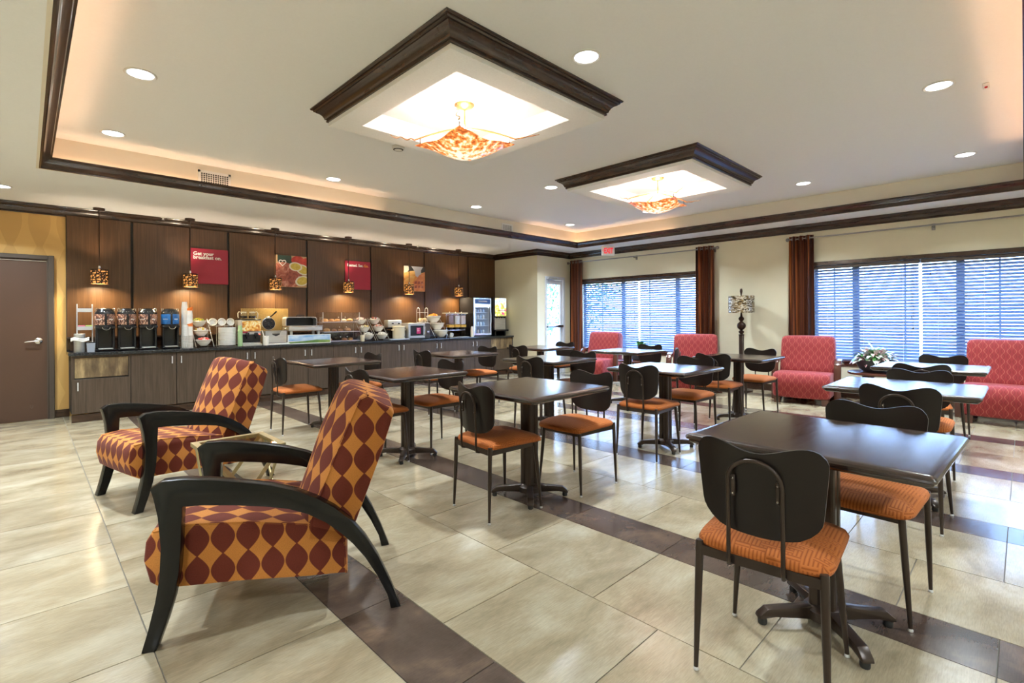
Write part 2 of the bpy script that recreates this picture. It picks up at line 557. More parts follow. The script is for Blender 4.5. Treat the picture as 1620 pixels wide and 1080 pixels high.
# ------------------------------------------------------------------ mesh builder
class MB:
    def __init__(s):
        s.v = []
        s.f = []
        s.mi = []
        s.m = 0

    def add(s, vs, fs, M=None):
        b = len(s.v)
        for p in vs:
            p = Vector(p)
            s.v.append(M @ p if M is not None else p)
        for f in fs:
            s.f.append([b + i for i in f])
            s.mi.append(s.m)
        return s

    def bm(s, b, M=None):
        b.verts.index_update()
        s.add([v.co.copy() for v in b.verts], [[v.index for v in f.verts] for f in b.faces], M)
        b.free()
        return s

    def box(s, x0, x1, y0, y1, z0, z1, M=None):
        vs = [(x0, y0, z0), (x1, y0, z0), (x1, y1, z0), (x0, y1, z0), (x0, y0, z1), (x1, y0, z1), (x1, y1, z1), (x0, y1, z1)]
        return s.add(vs, [(0, 3, 2, 1), (4, 5, 6, 7), (0, 1, 5, 4), (1, 2, 6, 5), (2, 3, 7, 6), (3, 0, 4, 7)], M)

    def rbox(s, x0, x1, y0, y1, z0, z1, r=0.01, seg=2, M=None):
        b = bmesh.new()
        bmesh.ops.create_cube(b, size=1.0)
        for v in b.verts:
            v.co = Vector(((x0 + x1) / 2 + v.co.x * (x1 - x0), (y0 + y1) / 2 + v.co.y * (y1 - y0), (z0 + z1) / 2 + v.co.z * (z1 - z0)))
        bmesh.ops.bevel(b, geom=b.edges[:] + b.verts[:], offset=r, segments=seg, profile=0.5, affect='EDGES')
        return s.bm(b, M)

    def lathe(s, prof, c=(0, 0, 0), n=24, M=None, capb=True, capt=True, a0=0.0):
        vs = []
        k = len(prof)
        for i in range(n):
            a = a0 + 2 * PI * i / n
            for r_, z in prof:
                vs.append((c[0] + r_ * math.cos(a), c[1] + r_ * math.sin(a), c[2] + z))
        fs = []
        for i in range(n):
            j = (i + 1) % n
            for q in range(k - 1):
                fs.append((i * k + q, j * k + q, j * k + q + 1, i * k + q + 1))
        if capb and prof[0][0] > 1e-5:
            fs.append([i * k for i in reversed(range(n))])
        if capt and prof[-1][0] > 1e-5:
            fs.append([i * k + k - 1 for i in range(n)])
        return s.add(vs, fs, M)

    def tube(s, pts, r_, n=8, M=None, closed=False, caps=True, flat=None):
        pts = [Vector(p) for p in pts]
        m = len(pts)
        rs = r_ if isinstance(r_, (list, tuple)) else [r_] * m
        vs = []
        prev = None
        for i, p in enumerate(pts):
            if closed:
                t = pts[(i + 1) % m] - pts[i - 1]
            else:
                t = pts[min(i + 1, m - 1)] - pts[max(i - 1, 0)]
            t.normalize()
            if prev is None:
                a = Vector((0, 0, 1)) if abs(t.z) < 0.9 else Vector((1, 0, 0))
                nrm = (a - t * a.dot(t)).normalized()
            else:
                nrm = (prev - t * prev.dot(t))
                nrm = nrm.normalized() if nrm.length > 1e-6 else prev
            prev = nrm
            bn = t.cross(nrm)
            for j in range(n):
                a = 2 * PI * j / n
                k2 = flat if flat else 1.0
                vs.append(p + nrm * math.cos(a) * rs[i] + bn * math.sin(a) * rs[i] * k2)
        fs = []
        for i in range(m if closed else m - 1):
            i2 = (i + 1) % m
            for j in range(n):
                j2 = (j + 1) % n
                fs.append((i * n + j, i * n + j2, i2 * n + j2, i2 * n + j))
        if caps and not closed:
            fs.append([j for j in reversed(range(n))])
            fs.append([(m - 1) * n + j for j in range(n)])
        return s.add(vs, fs, M)

    def prism(s, poly, axis, a, b_, M=None):
        # poly of 2D points; axis 'x': (y,z), 'y': (x,z), 'z': (x,y)
        def P3(p, t):
            return {'x': (t, p[0], p[1]), 'y': (p[0], t, p[1]), 'z': (p[0], p[1], t)}[axis]
        n = len(poly)
        vs = [P3(p, a) for p in poly] + [P3(p, b_) for p in poly]
        fs = [list(reversed(range(n))), [n + i for i in range(n)]]
        for i in range(n):
            j = (i + 1) % n
            fs.append((i, j, n + j, n + i))
        return s.add(vs, fs, M)

    def sphere(s, c, r_, sx=1, sy=1, sz=1, u=12, v=8, M=None):
        prof = [(max(1e-6, r_ * math.sin(PI * i / v)), -r_ * math.cos(PI * i / v)) for i in range(v + 1)]
        T = Matrix.Translation(c) @ Matrix.Diagonal((sx, sy, sz, 1))
        return s.lathe(prof, (0, 0, 0), u, (M @ T) if M is not None else T, False, False)

    def build(s, name, mats, parent=None, angle=38, loc=None, rotz=0, bevel=0, noflip=False):
        me = bpy.data.meshes.new(name)
        me.from_pydata([tuple(v) for v in s.v], [], s.f)
        if not isinstance(mats, (list, tuple)):
            mats = [mats]
        for m in mats:
            me.materials.append(m)
        for p, k in zip(me.polygons, s.mi):
            p.material_index = min(k, len(mats) - 1)
        b = bmesh.new()
        b.from_mesh(me)
        bmesh.ops.remove_doubles(b, verts=b.verts, dist=1e-5)
        if not noflip:
            bmesh.ops.recalc_face_normals(b, faces=b.faces)
        if bevel:
            ed = [e for e in b.edges if len(e.link_faces) == 2 and e.calc_face_angle() > R(30)]
            bmesh.ops.bevel(b, geom=ed, offset=bevel, segments=2, profile=0.5, affect='EDGES')
        lim = R(angle)
        for f in b.faces:
            f.smooth = True
        for e in b.edges:
            if len(e.link_faces) == 2:
                e.smooth = e.calc_face_angle() < lim
            else:
                e.smooth = False
        uvl = b.loops.layers.uv.new('UVMap')
        for f in b.faces:
            nx, ny, nz = abs(f.normal.x), abs(f.normal.y), abs(f.normal.z)
            for l in f.loops:
                c = l.vert.co
                if nz >= nx and nz >= ny:
                    l[uvl].uv = (c.y, c.x)
                elif nx >= ny:
                    l[uvl].uv = (c.y, c.z)
                else:
                    l[uvl].uv = (c.x, c.z)
        b.to_mesh(me)
        b.free()
        me.update()
        o = bpy.data.objects.new(name, me)
        COL.objects.link(o)
        if parent is not None:
            o.parent = parent
        if loc is not None:
            o.location = loc
        o.rotation_euler = (0, 0, rotz)
        return o


def tag(o, label=None, cat=None, group=None, kind=None):
    if label:
        o['label'] = label
    if cat:
        o['category'] = cat
    if group:
        o['group'] = group
    if kind:
        o['kind'] = kind
    return o


def thing(name, label, cat, loc=(0, 0, 0), rotz=0, group=None):
    o = bpy.data.objects.new(name, None)
    o.empty_display_size = 0.1
    COL.objects.link(o)
    o.location = loc
    o.rotation_euler = (0, 0, rotz)
    return tag(o, label, cat, group)


def struct(name, mb, m, parent=None, **kw):
    o = mb.build(name, m, parent, **kw)
    if parent is None:
        o['kind'] = 'structure'
    return o


KIDS = {}


def copy_tree(o, parent=None):
    c = o.copy()
    COL.objects.link(c)
    if parent is not None:
        c.parent = parent
    for ch in list(o.children):
        copy_tree(ch, c)
    return c


def place_copy(root, first, loc, rotz, label, group=None):
    o = root if first else copy_tree(root)
    o.location = loc
    o.rotation_euler = (0, 0, rotz)
    o['label'] = label
    if group:
        o['group'] = group
    return o


def text_mesh(name, body, size, m, parent, loc, rot, extrude=0.002, bold=0.0, align='LEFT', spacing=1.0):
    cu = bpy.data.curves.new(name, 'FONT')
    cu.body = body
    cu.size = size
    cu.extrude = extrude
    cu.offset = bold
    cu.align_x = align
    cu.space_line = spacing
    cu.resolution_u = 3
    t = bpy.data.objects.new('tmp_text', cu)
    COL.objects.link(t)
    bpy.context.view_layer.update()
    dg = bpy.context.evaluated_depsgraph_get()
    me = bpy.data.meshes.new_from_object(t.evaluated_get(dg))
    bpy.data.objects.remove(t)
    bpy.data.curves.remove(cu)
    me.name = name
    me.materials.clear()
    me.materials.append(m)
    o = bpy.data.objects.new(name, me)
    COL.objects.link(o)
    o.parent = parent
    o.location = loc
    o.rotation_euler = rot
    return o


def sweep(path, prof, closed, inward=1):
    """sweep a (d,h) profile along a horizontal path with mitred corners; d is measured to the left of travel * inward"""
    mb = MB()
    P = [Vector((p[0], p[1], 0)) for p in path]
    z = path[0][2]
    n = len(P)
    k = len(prof)
    vs = []
    for i in range(n):
        if closed:
            a = (P[i] - P[i - 1]).normalized()
            b = (P[(i + 1) % n] - P[i]).normalized()
        else:
            a = (P[i] - P[i - 1]).normalized() if i > 0 else (P[1] - P[0]).normalized()
            b = (P[i + 1] - P[i]).normalized() if i < n - 1 else a
        na = Vector((-a.y, a.x, 0))
        nb = Vector((-b.y, b.x, 0))
        m = (na + nb)
        m = m / m.dot(na) if m.length > 1e-6 else na
        for d, h in prof:
            q = P[i] + m * d * inward
            vs.append((q.x, q.y, z + h))
    fs = []
    for i in range(n if closed else n - 1):
        j = (i + 1) % n
        for q in range(k):
            q2 = (q + 1) % k
            fs.append((i * k + q, j * k + q, j * k + q2, i * k + q2))
    if not closed:
        fs.append(list(range(k)))
        fs.append([(n - 1) * k + q for q in reversed(range(k))])
    mb.add(vs, fs)
    return mb


# ------------------------------------------------------------------ the setting
ZC = 2.69      # lower ceiling
ZT = 3.01      # tray ceiling
YB = 8.62      # buffet wall
XA = 7.82      # alcove side wall
YD = 7.25      # glass-door wall
XW = 8.91      # window wall
X0, Y0 = -2.6, -2.6
TX0, TX1, TY0, TY1 = 0.096, 8.29, -0.09, 6.545

# floor slab and tiles
fl = struct('floor', MB().box(X0 - 0.2, XW + 0.35, Y0 - 0.2, YB + 0.2, -0.12, -0.004), m_grout)
c_, s_ = math.cos(TH), math.sin(TH)


def in_view(x, y, pad=0.45):
    t = x * c_ + y * s_
    a = x * s_ - y * c_
    return t > 0.9 and abs(a) < t * (810 / 790.0) + pad


cols = []
x = 0.34
pat = [('L', .585), ('B', .285), ('L', .585)]
edges = [(-2.59, -2.015, 0, 'L'), (-2.01, -1.435, 1, 'L'), (-1.43, -0.845, 0, 'L'), (-0.84, -0.255, 1, 'L'), (-0.25, 0.34, 0, 'L'), (0.34, 0.925, 1, 'L'), (0.925, 1.21, 1, 'D')]
for q in range(5):
    b0 = 1.21 + 1.4525 * q
    edges += [(b0, b0 + 0.584, q % 1, 'L'), (b0 + 0.584, b0 + 1.166, 1, 'L'), (b0 + 1.166, b0 + 1.4525, 1, 'D')]
edges += [(8.4725, 9.06, 0, 'L')]
PITCH = 0.633
tile_cache = {}
count_tiles = 0
rest = {'L': MB(), 'D': MB()}
for (xa, xb, ph, kd) in edges:
    w = round(xb - xa, 4)
    y = 2.287 + (0.317 if ph else 0) - PITCH * 9
    while y < YB:
        ya, yb2 = y, y + PITCH
        y += PITCH
        xm, ym = (xa + xb) / 2, (ya + yb2) / 2
        if ym > YB + 0.3 or ym < Y0 - 0.3:
            continue
        if not in_view(xm, ym) or ym > YB or ym < Y0:
            ya2, yb3, xb2 = max(ya, Y0) + .0022, min(yb2, YB) - .0022, min(xb, XW + 0.1)
            if yb3 > ya2 and not (xm > XA and ym > YD):
                rest[kd].box(xa + .0022, xb2 - .0022, ya2, yb3, -0.006, 0)
            continue
        if xm > XA and ym > YD + 0.3:
            continue
        key = (w, kd)
        g = 0.0022
        if key not in tile_cache:
            mb = MB()
            hw, hh = w / 2 - g, PITCH / 2 - g
            mb.add([(-hw, -hh, -0.006), (hw, -hh, -0.006), (hw, hh, -0.006), (-hw, hh, -0.006),
                    (-hw, -hh, -0.0012), (hw, -hh, -0.0012), (hw, hh, -0.0012), (-hw, hh, -0.0012),
                    (-hw + .0002, -hh + .0002, 0), (hw - .0002, -hh + .0002, 0), (hw - .0002, hh - .0002, 0), (-hw + .0002, hh - .0002, 0)],
                   [(0, 1, 5, 4), (1, 2, 6, 5), (2, 3, 7, 6), (3, 0, 4, 7), (4, 5, 9, 8), (5, 6, 10, 9), (6, 7, 11, 10), (7, 4, 8, 11), (8, 9, 10, 11)])
            t = mb.build('tile', m_tile if kd == 'L' else m_tiled, fl, angle=20)
            tile_cache[key] = t
        else:
            t = tile_cache[key].copy()
            COL.objects.link(t)
        t.location = (xm, ym, 0)
        count_tiles += 1
print('tiles', count_tiles)
# the tiles of the same floor that lie outside the picture, joined into one part per kind
for kd, m_ in (('L', m_tile), ('D', m_tiled)):
    o = rest[kd].build('outer_tiles', m_, fl, angle=20)
    o['kind'] = 'stuff'

# walls
mb = MB()
mb.box(X0 - 0.15, 8.0, YB, YB + 0.15, 0, 3.2)
struct('wall_buffet', mb, m_wallpaper)
mb = MB()
mb.box(XA, XA + 0.15, YD + 0.15, YB, 0, 3.2)
mb.box(XA, 8.06, YD, YD + 0.15, 0, 3.2)
mb.box(8.06, 8.72, YD, YD + 0.15, 2.14, 3.2)
mb.box(8.72, XW + 0.15, YD, YD + 0.15, 0, 3.2)
struct('wall_alcove', mb, m_wall)
WZ0, WZ1 = 0.56, 2.03
W1 = (3.95, 6.90)
W2 = (-0.95, 2.33)
mb = MB()
T = 0.16
for (a, b) in ((Y0 - 0.15, W2[0]), (W2[1], W1[0]), (W1[1], YD)):
    mb.box(XW, XW + T, a, b, 0, 3.2)
for (a, b) in (W1, W2):
    mb.box(XW, XW + T, a, b, 0, WZ0)
    mb.box(XW, XW + T, a, b, WZ1, 3.2)
struct('wall_window', mb, m_wall)
struct('wall_rear', MB().box(X0 - 0.15, X0, Y0 - 0.15, YB, 0, 3.2), m_wall)
struct('wall_right', MB().box(X0, XW, Y0 - 0.15, Y0, 0, 3.2), m_wall)

# ceilings
mb = MB()
mb.box(X0, TX0 - 0.02, Y0, YB, ZC, 3.2)
mb.box(TX1 + 0.02, XW, Y0, YB, ZC, 3.2)
mb.box(TX0 - 0.02, TX1 + 0.02, TY1 + 0.02, YB, ZC, 3.2)
mb.box(TX0 - 0.02, TX1 + 0.02, Y0, TY0 - 0.02, ZC, 3.2)
struct('ceiling', mb, m_ceil)
mb = MB()
mb.box(TX0 - 0.02, TX0, TY0, TY1, ZC, ZT)
mb.box(TX1, TX1 + 0.02, TY0, TY1, ZC, ZT)
mb.box(TX0 - 0.02, TX1 + 0.02, TY1, TY1 + 0.02, ZC, ZT)
mb.box(TX0 - 0.02, TX1 + 0.02, TY0 - 0.02, TY0, ZC, ZT)
struct('wall_tray', mb, m_tray)
struct('ceiling', MB().box(TX0 - 0.02, TX1 + 0.02, TY0 - 0.02, TY1 + 0.02, ZT, 3.2), m_ceil)

CROWN = [(0, -.118), (.012, -.118), (.016, -.112), (.012, -.104), (.012, -.100), (.022, -.096), (.026, -.082), (.036, -.062), (.052, -.046), (.070, -.037),
         (.070, -.031), (.080, -.029), (.084, -.022), (.084, -.016), (.094, -.014), (.100, -.008), (.100, 0), (0, 0)]
TRAYC = [(0, 0), (.013, 0), (.013, .010), (.022, .014), (.028, .026), (.036, .048), (.052, .064), (.070, .074), (.078, .084), (.080, .090),
         (.092, .092), (.092, .104), (.074, .104), (.020, .040), (0, .030)]
t1 = sweep([(X0, YB, ZC), (XA, YB, ZC), (XA, YD, ZC), (XW, YD, ZC), (XW, Y0, ZC)], CROWN, False, -1)
struct('trim_1', t1, m_crown, angle=25)
tray = sweep([(TX0, TY0, ZC), (TX1, TY0, ZC), (TX1, TY1, ZC), (TX0, TY1, ZC)], TRAYC, True, 1)
struct('trim_2', tray, m_crown, angle=25)
# rope light lying in the cove behind the tray moulding
rope = thing('cove_rope_light', 'warm rope light hidden in the ceiling cove behind the dark tray moulding', 'light', (0, 0, 0))
d = 0.032
for (a, b) in (((TX0 + d, TY1 - d), (TX0 + 3.6, TY1 - d)), ((TX1 - 1.6, TY1 - d), (TX1 - d, TY1 - d)), ((TX1 - d, TY1 - d), (TX1 - d, TY1 - 2.2)),
               ((TX0 + d, TY1 - 0.4), (TX0 + d, TY0 + 0.3)), ((TX0 + 1.0, TY0 + d), (TX1 - 1.2, TY0 + d))):
    MB().tube([(a[0], a[1], ZC + 0.068), (b[0], b[1], ZC + 0.068)], 0.007, 8).build('rope_run', m_rope, rope)

# baseboards
mb = MB()
mb.box(XA - 0.015, XA, YD, 7.98, 0, 0.1)
mb.box(XA - 0.015, 8.04, YD - 0.015, YD, 0, 0.1)
struct('baseboard_alcove', mb, m_crown)
mb = MB()
mb.box(XW - 0.018, XW, Y0, YD - 0.02, 0, 0.11)
struct('baseboard_window', mb, m_crown)
mb = MB()
mb.box(0.265, 0.40, YB - 0.018, YB, 0, 0.1)
mb.box(X0, -0.90, YB - 0.018, YB, 0, 0.1)
struct('baseboard_buffet', mb, m_crown)

# door_1, the brown door at the left
dr = thing('door_1', None, None)
dr['kind'] = 'structure'
mb = MB()
mb.box(-0.86, 0.205, YB - 0.035, YB - 0.002, 0.006, 2.0)
leaf = mb.build('door_leaf', m_doorbrown, dr)
mb = MB()
for (xa, xb, za, zb) in ((0.205, 0.263, 0, 2.056), (-0.92, -0.86, 0, 2.056), (-0.86, 0.205, 2.0, 2.056)):
    mb.rbox(xa, xb, YB - 0.055, YB - 0.001, za, zb, 0.006, 1)
mb.box(0.192, 0.206, YB - 0.045, YB - 0.03, 0, 2.0)
mb.build('door_frame', m_frame_dark, dr)
mb = MB()
mb.box(-0.5, 0.19, YB - 0.044, YB - 0.036, 1.975, 1.985)
mb.build('door_seal', m_chrome, dr)
mb = MB()
My = Matrix.Translation((0.115, YB - 0.036, 0.985)) @ Matrix.Rotation(R(90), 4, 'X')
mb.lathe([(0.0, 0.0), (0.038, 0.0), (0.038, 0.008), (0.03, 0.014), (0.014, 0.018), (0.012, 0.05), (0.0, 0.052)], n=24, M=My)
mb.tube([(0.115, YB - 0.08, 0.985), (0.08, YB - 0.085, 0.985), (0.02, YB - 0.084, 0.980), (-0.01, YB - 0.078, 0.972)], [0.011, 0.010, 0.009, 0.007], 8)
mb.build('door_handle', m_chrome, leaf)
mb = MB()
for k in range(2):
    mb.lathe([(0.0, 0.0), (0.009, 0.0), (0.008, 0.004), (0, 0.005)], n=10, M=Matrix.Translation((-0.36 + 0.004 * k, YB - 0.036, 1.90 - 0.03 * k)) @ Matrix.Rotation(R(90), 4, 'X'))
for k, (dx, dz) in enumerate(((0, 0), (0.02, 0.0), (0.0, -0.02), (0.02, -0.02), (0.01, -0.035))):
    mb.lathe([(0.0, 0.0), (0.0035, 0.0), (0.003, 0.003), (0, 0.003)], n=6, M=Matrix.Translation((0.04 + dx, YB - 0.036, 0.19 + dz)) @ Matrix.Rotation(R(90), 4, 'X'))
mb.build('door_screw', m_chrome, leaf)

# door_2, the glass exit door
d2 = thing('door_2', None, None)
d2['kind'] = 'structure'
mb = MB()
for (xa, xb, za, zb) in ((8.06, 8.10, 0, 2.14), (8.66, 8.72, 0, 2.14), (8.10, 8.66, 2.08, 2.14)):
    mb.rbox(xa, xb, YD - 0.02, YD + 0.10, za, zb, 0.005, 1)
mb.build('door_frame', m_white_frame, d2)
mb = MB()
for (xa, xb, za, zb) in ((8.10, 8.165, 0.01, 2.08), (8.595, 8.66, 0.01, 2.08), (8.165, 8.595, 1.97, 2.08), (8.165, 8.595, 0.01, 0.16)):
    mb.rbox(xa, xb, YD + 0.02, YD + 0.065, za, zb, 0.005, 1)
l2 = mb.build('door_leaf', m_white_frame, d2)
MB().box(8.16, 8.60, YD + 0.038, YD + 0.046, 0.15, 1.98).build('pane', m_glass, l2)
mb = MB()
mb.rbox(8.12, 8.64, YD - 0.045, YD - 0.015, 1.02, 1.075, 0.008, 2)
mb.box(8.12, 8.16, YD - 0.03, YD + 0.03, 1.03, 1.065)
mb.box(8.60, 8.64, YD - 0.03, YD + 0.03, 1.03, 1.065)
mb.build('push_bar', m_chrome, l2)
mb = MB()
mb.rbox(8.16, 8.42, YD - 0.05, YD + 0.02, 2.07, 2.12, 0.01, 2)
mb.tube([(8.30, YD - 0.03, 2.07), (8.42, YD - 0.16, 2.05), (8.52, YD - 0.02, 2.06)], 0.008, 6)
mb.build('door_closer', m_steel, l2)


def window(name, y0, y1, mulls, thin):
    w = thing(name, None, None)
    w['kind'] = 'structure'
    xo = XW + 0.085
    mb = MB()
    z0, z1 = WZ0, WZ1
    for (a, b) in [(y0, y0 + 0.05), (y1 - 0.05, y1)] + [(m - 0.045, m + 0.045) for m in mulls]:
        mb.box(xo, xo + 0.05, a, b, z0 + 0.05, z1 - 0.05)
    mb.box(xo, xo + 0.05, y0, y1, z0, z0 + 0.05)
    mb.box(xo, xo + 0.05, y0, y1, z1 - 0.05, z1)
    mb.build('window_frame', m_white_frame, w)
    mb = MB()
    for m in thin:
        mb.box(xo + 0.012, xo + 0.038, m - 0.011, m + 0.011, z0 + 0.05, z1 - 0.05)
    mb.build('muntin', m_white_frame, w)
    ys = [y0 + 0.05] + [q for m in mulls for q in (m - 0.045, m + 0.045)] + [y1 - 0.05]
    for k in range(0, len(ys), 2):
        MB().box(xo + 0.022, xo + 0.028, ys[k], ys[k + 1], z0 + 0.05, z1 - 0.05).build('pane', m_glass, w)
    # dark wood head and sill on the room side
    mb = MB()
    mb.rbox(XW - 0.03, XW + 0.005, y0 - 0.03, y1 + 0.03, z1 - 0.005, z1 + 0.055, 0.004, 1)
    mb.build('head_trim', m_crown, w)
    mb = MB()
    mb.rbox(XW - 0.04, XW + 0.08, y0 - 0.03, y1 + 0.03, z0 - 0.02, z0 + 0.005, 0.004, 1)
    mb.rbox(XW - 0.018, XW, y0 - 0.03, y1 + 0.03, z0 - 0.075, z0 - 0.02, 0.004, 1)
    mb.build('window_sill', m_redwood, w)
    return w


window('window_1', W1[0], W1[1], [4.66, 5.88], [5.27, 4.25, 6.42])
window('window_2', W2[0], W2[1], [1.78, 0.60, -0.55], [1.19, 0.22, 2.06, -0.05])

slat_mesh = {}


def blind(y0, y1, label):
    root = thing('window_blind', label, 'blind', (XW + 0.03, (y0 + y1) / 2, 0), 0, 'horizontal slat blinds in the two windows')
    hw = (y1 - y0) / 2
    MB().rbox(-0.03, 0.03, -hw, hw, WZ1 - 0.06, WZ1 - 0.008, 0.004, 1).build('headrail', m_frame_dark, root)
    key = round(hw, 3)
    z = WZ1 - 0.085
    k = 0
    tilt = R(-44)
    while z > WZ0 + 0.04:
        if key not in slat_mesh:
            mb = MB()
            prof = [(-0.027, 0), (-0.013, 0.0022), (0, 0.003), (0.013, 0.0022), (0.027, 0), (0.027, -0.002), (0, 0.0008), (-0.027, -0.002)]
            mb.prism([(p[0], p[1]) for p in prof], 'y', -hw + 0.005, hw - 0.005)
            s = mb.build('slat', m_slat, root, angle=50)
            slat_mesh[key] = s.data
        else:
            s = bpy.data.objects.new('slat', slat_mesh[key])
            COL.objects.link(s)
            s.parent = root
        s.location = (0, 0, z)
        s.rotation_euler = (0, tilt + R(random.uniform(-1.2, 1.2)), 0)
        z -= 0.0445
        k += 1
    MB().rbox(-0.025, 0.025, -hw + 0.005, hw - 0.005, WZ0 + 0.008, WZ0 + 0.026, 0.004, 1).build('bottom_rail', m_slat, root)
    mb = MB()
    for f in (-0.72, 0.0, 0.72):
        for dx in (-0.027, 0.027):
            mb.tube([(dx, f * hw, WZ1 - 0.06), (dx, f * hw, WZ0 + 0.02)], 0.0016, 5)
    mb.build('ladder_cord', m_white, root)
    for yy, L in ((-hw + 0.07, 0.95), (-hw + 0.085, 0.80), (hw - 0.1, 0.2)):
        mb = MB()
        mb.tube([(-0.035, yy, WZ1 - 0.05), (-0.036, yy, WZ1 - L)], 0.0015, 5)
        mb.lathe([(0.002, 0.0), (0.006, -0.01), (0.007, -0.026), (0.003, -0.032)], c=(-0.036, yy, WZ1 - L), n=8)
        mb.build('pull_cord', m_black, root)
    return root


blind(5.475, 6.885, 'far left blind beside the glass door, left half of the far window')
blind(3.965, 5.455, 'blind in the right half of the far window, behind the leafy plant')
blind(1.02, 2.315, 'blind in the left half of the near window, behind the pink-leaved plant')
blind(-0.28, 1.00, 'blind at the right edge of the view, behind the rightmost coral armchair')
blind(-0.935, -0.30, 'narrow blind of the near window beyond the right edge of the view')


def curtain_rod(y0, y1, label):
    rod = thing('curtain_rod', label, 'curtain rod', (XW - 0.11, 0, 2.465), 0, 'nickel curtain rods over the windows')
    MB().tube([(0, y0, 0), (0, y1, 0)], 0.011, 10).build('rod', m_rod, rod)
    for yy, sg in ((y0, -1), (y1, 1)):
        mb = MB()
        mb.sphere((0, yy + sg * 0.03, 0), 0.03, u=14, v=10)
        mb.build('finial', m_rod, rod)
    for yy in (y0 + 0.06, (y0 + y1) / 2, y1 - 0.06):
        mb = MB()
        mb.box(-0.008, 0.108, yy - 0.008, yy + 0.008, -0.03, -0.014)
        mb.box(0.10, 0.109, yy - 0.02, yy + 0.02, -0.06, 0.03)
        mb.build('bracket', m_rod, rod)


curtain_rod(3.83, 7.17, 'curtain rod over the far window beside the exit sign')
curtain_rod(-0.9, 2.63, 'curtain rod over the near window on the right')


def curtain(y0, y1, label):
    root = thing('curtain', label, 'curtain', (XW - 0.11, (y0 + y1) / 2, 0), 0, 'copper striped grommet curtains')
    w = (y1 - y0)
    mb = MB()
    n = 84
    folds = 3.5
    pts = []
    for i in range(n + 1):
        t = i / n
        a = t * folds * 2 * PI
        yy = -w / 2 + w * t + 0.012 * math.sin(2 * a)
        xx = 0.055 * math.sin(a)
        pts.append((xx, yy))
    zs = [2.51, 2.42, 1.7, 1.0, 0.4, 0.04]
    vs, fs = [], []
    for q, z in enumerate(zs):
        k = 1.0 + 0.12 * q / 5
        for i, (xx, yy) in enumerate(pts):
            vs.append((xx * k, yy * (1.0 + 0.02 * q), z))
    for q in range(len(zs) - 1):
        for i in range(n):
            fs.append((q * (n + 1) + i, q * (n + 1) + i + 1, (q + 1) * (n + 1) + i + 1, (q + 1) * (n + 1) + i))
    mb.add(vs, fs)
    o = mb.build('curtain_panel', m_curtain, root, angle=80)
    uvl = o.data.uv_layers[0]
    for l in o.data.loops:
        v = o.data.vertices[l.vertex_index].co
        uvl.data[l.index].uv = (v.y * 1.6 + v.x * 0.8, v.z)
    sm = o.modifiers.new('thickness', 'SOLIDIFY')
    sm.thickness = 0.004
    mb = MB()
    for k in range(int(folds * 2)):
        t = (k + 0.0) / (folds * 2)
        if k == 0:
            continue
        yy = -w / 2 + w * t
        mb.tube([(0.026 * math.cos(a), yy, 2.465 + 0.026 * math.sin(a)) for a in [2 * PI * j / 14 for j in range(14)]], 0.005, 6, closed=True)
    mb.build('grommet', m_rod, root)


curtain(6.83, 7.15, 'copper striped curtain next to the glass exit door')
curtain(3.87, 4.20, 'copper striped curtain to the left of the floor lamp')
curtain(2.29, 2.64, 'copper striped curtain to the right of the floor lamp, behind the coral armchair')

# ------------------------------------------------------------------ ceiling boxes with crown
for (bx, by, lab) in ((2.62, 3.24, 'large hanging ceiling frame nearest the camera with dark crown moulding'),
                      (5.785, 3.26, 'smaller looking ceiling frame further away with dark crown moulding')):
    root = thing('ceiling_frame', lab, 'ceiling frame', (bx, by, 0), 0, 'framed lamp recesses on the ceiling')
    ox, oy, ix, iy = 0.785, 0.842, 0.585, 0.64
    mb = MB()
    zb = 2.86
    mb.box(-ox, ox, -oy, -iy, zb, ZT)
    mb.box(-ox, ox, iy, oy, zb, ZT)
    mb.box(-ox, -ix, -iy, iy, zb, ZT)
    mb.box(ix, ox, -iy, iy, zb, ZT)
    mb.build('drywall_frame', m_soffit, root)
    pr = [(d_ * 1.12, h) for d_, h in CROWN]
    sweep([(-ox, -oy, ZT), (ox, -oy, ZT), (ox, oy, ZT), (-ox, oy, ZT)], pr, True, -1).build('crown_moulding', m_crown, root, angle=25)


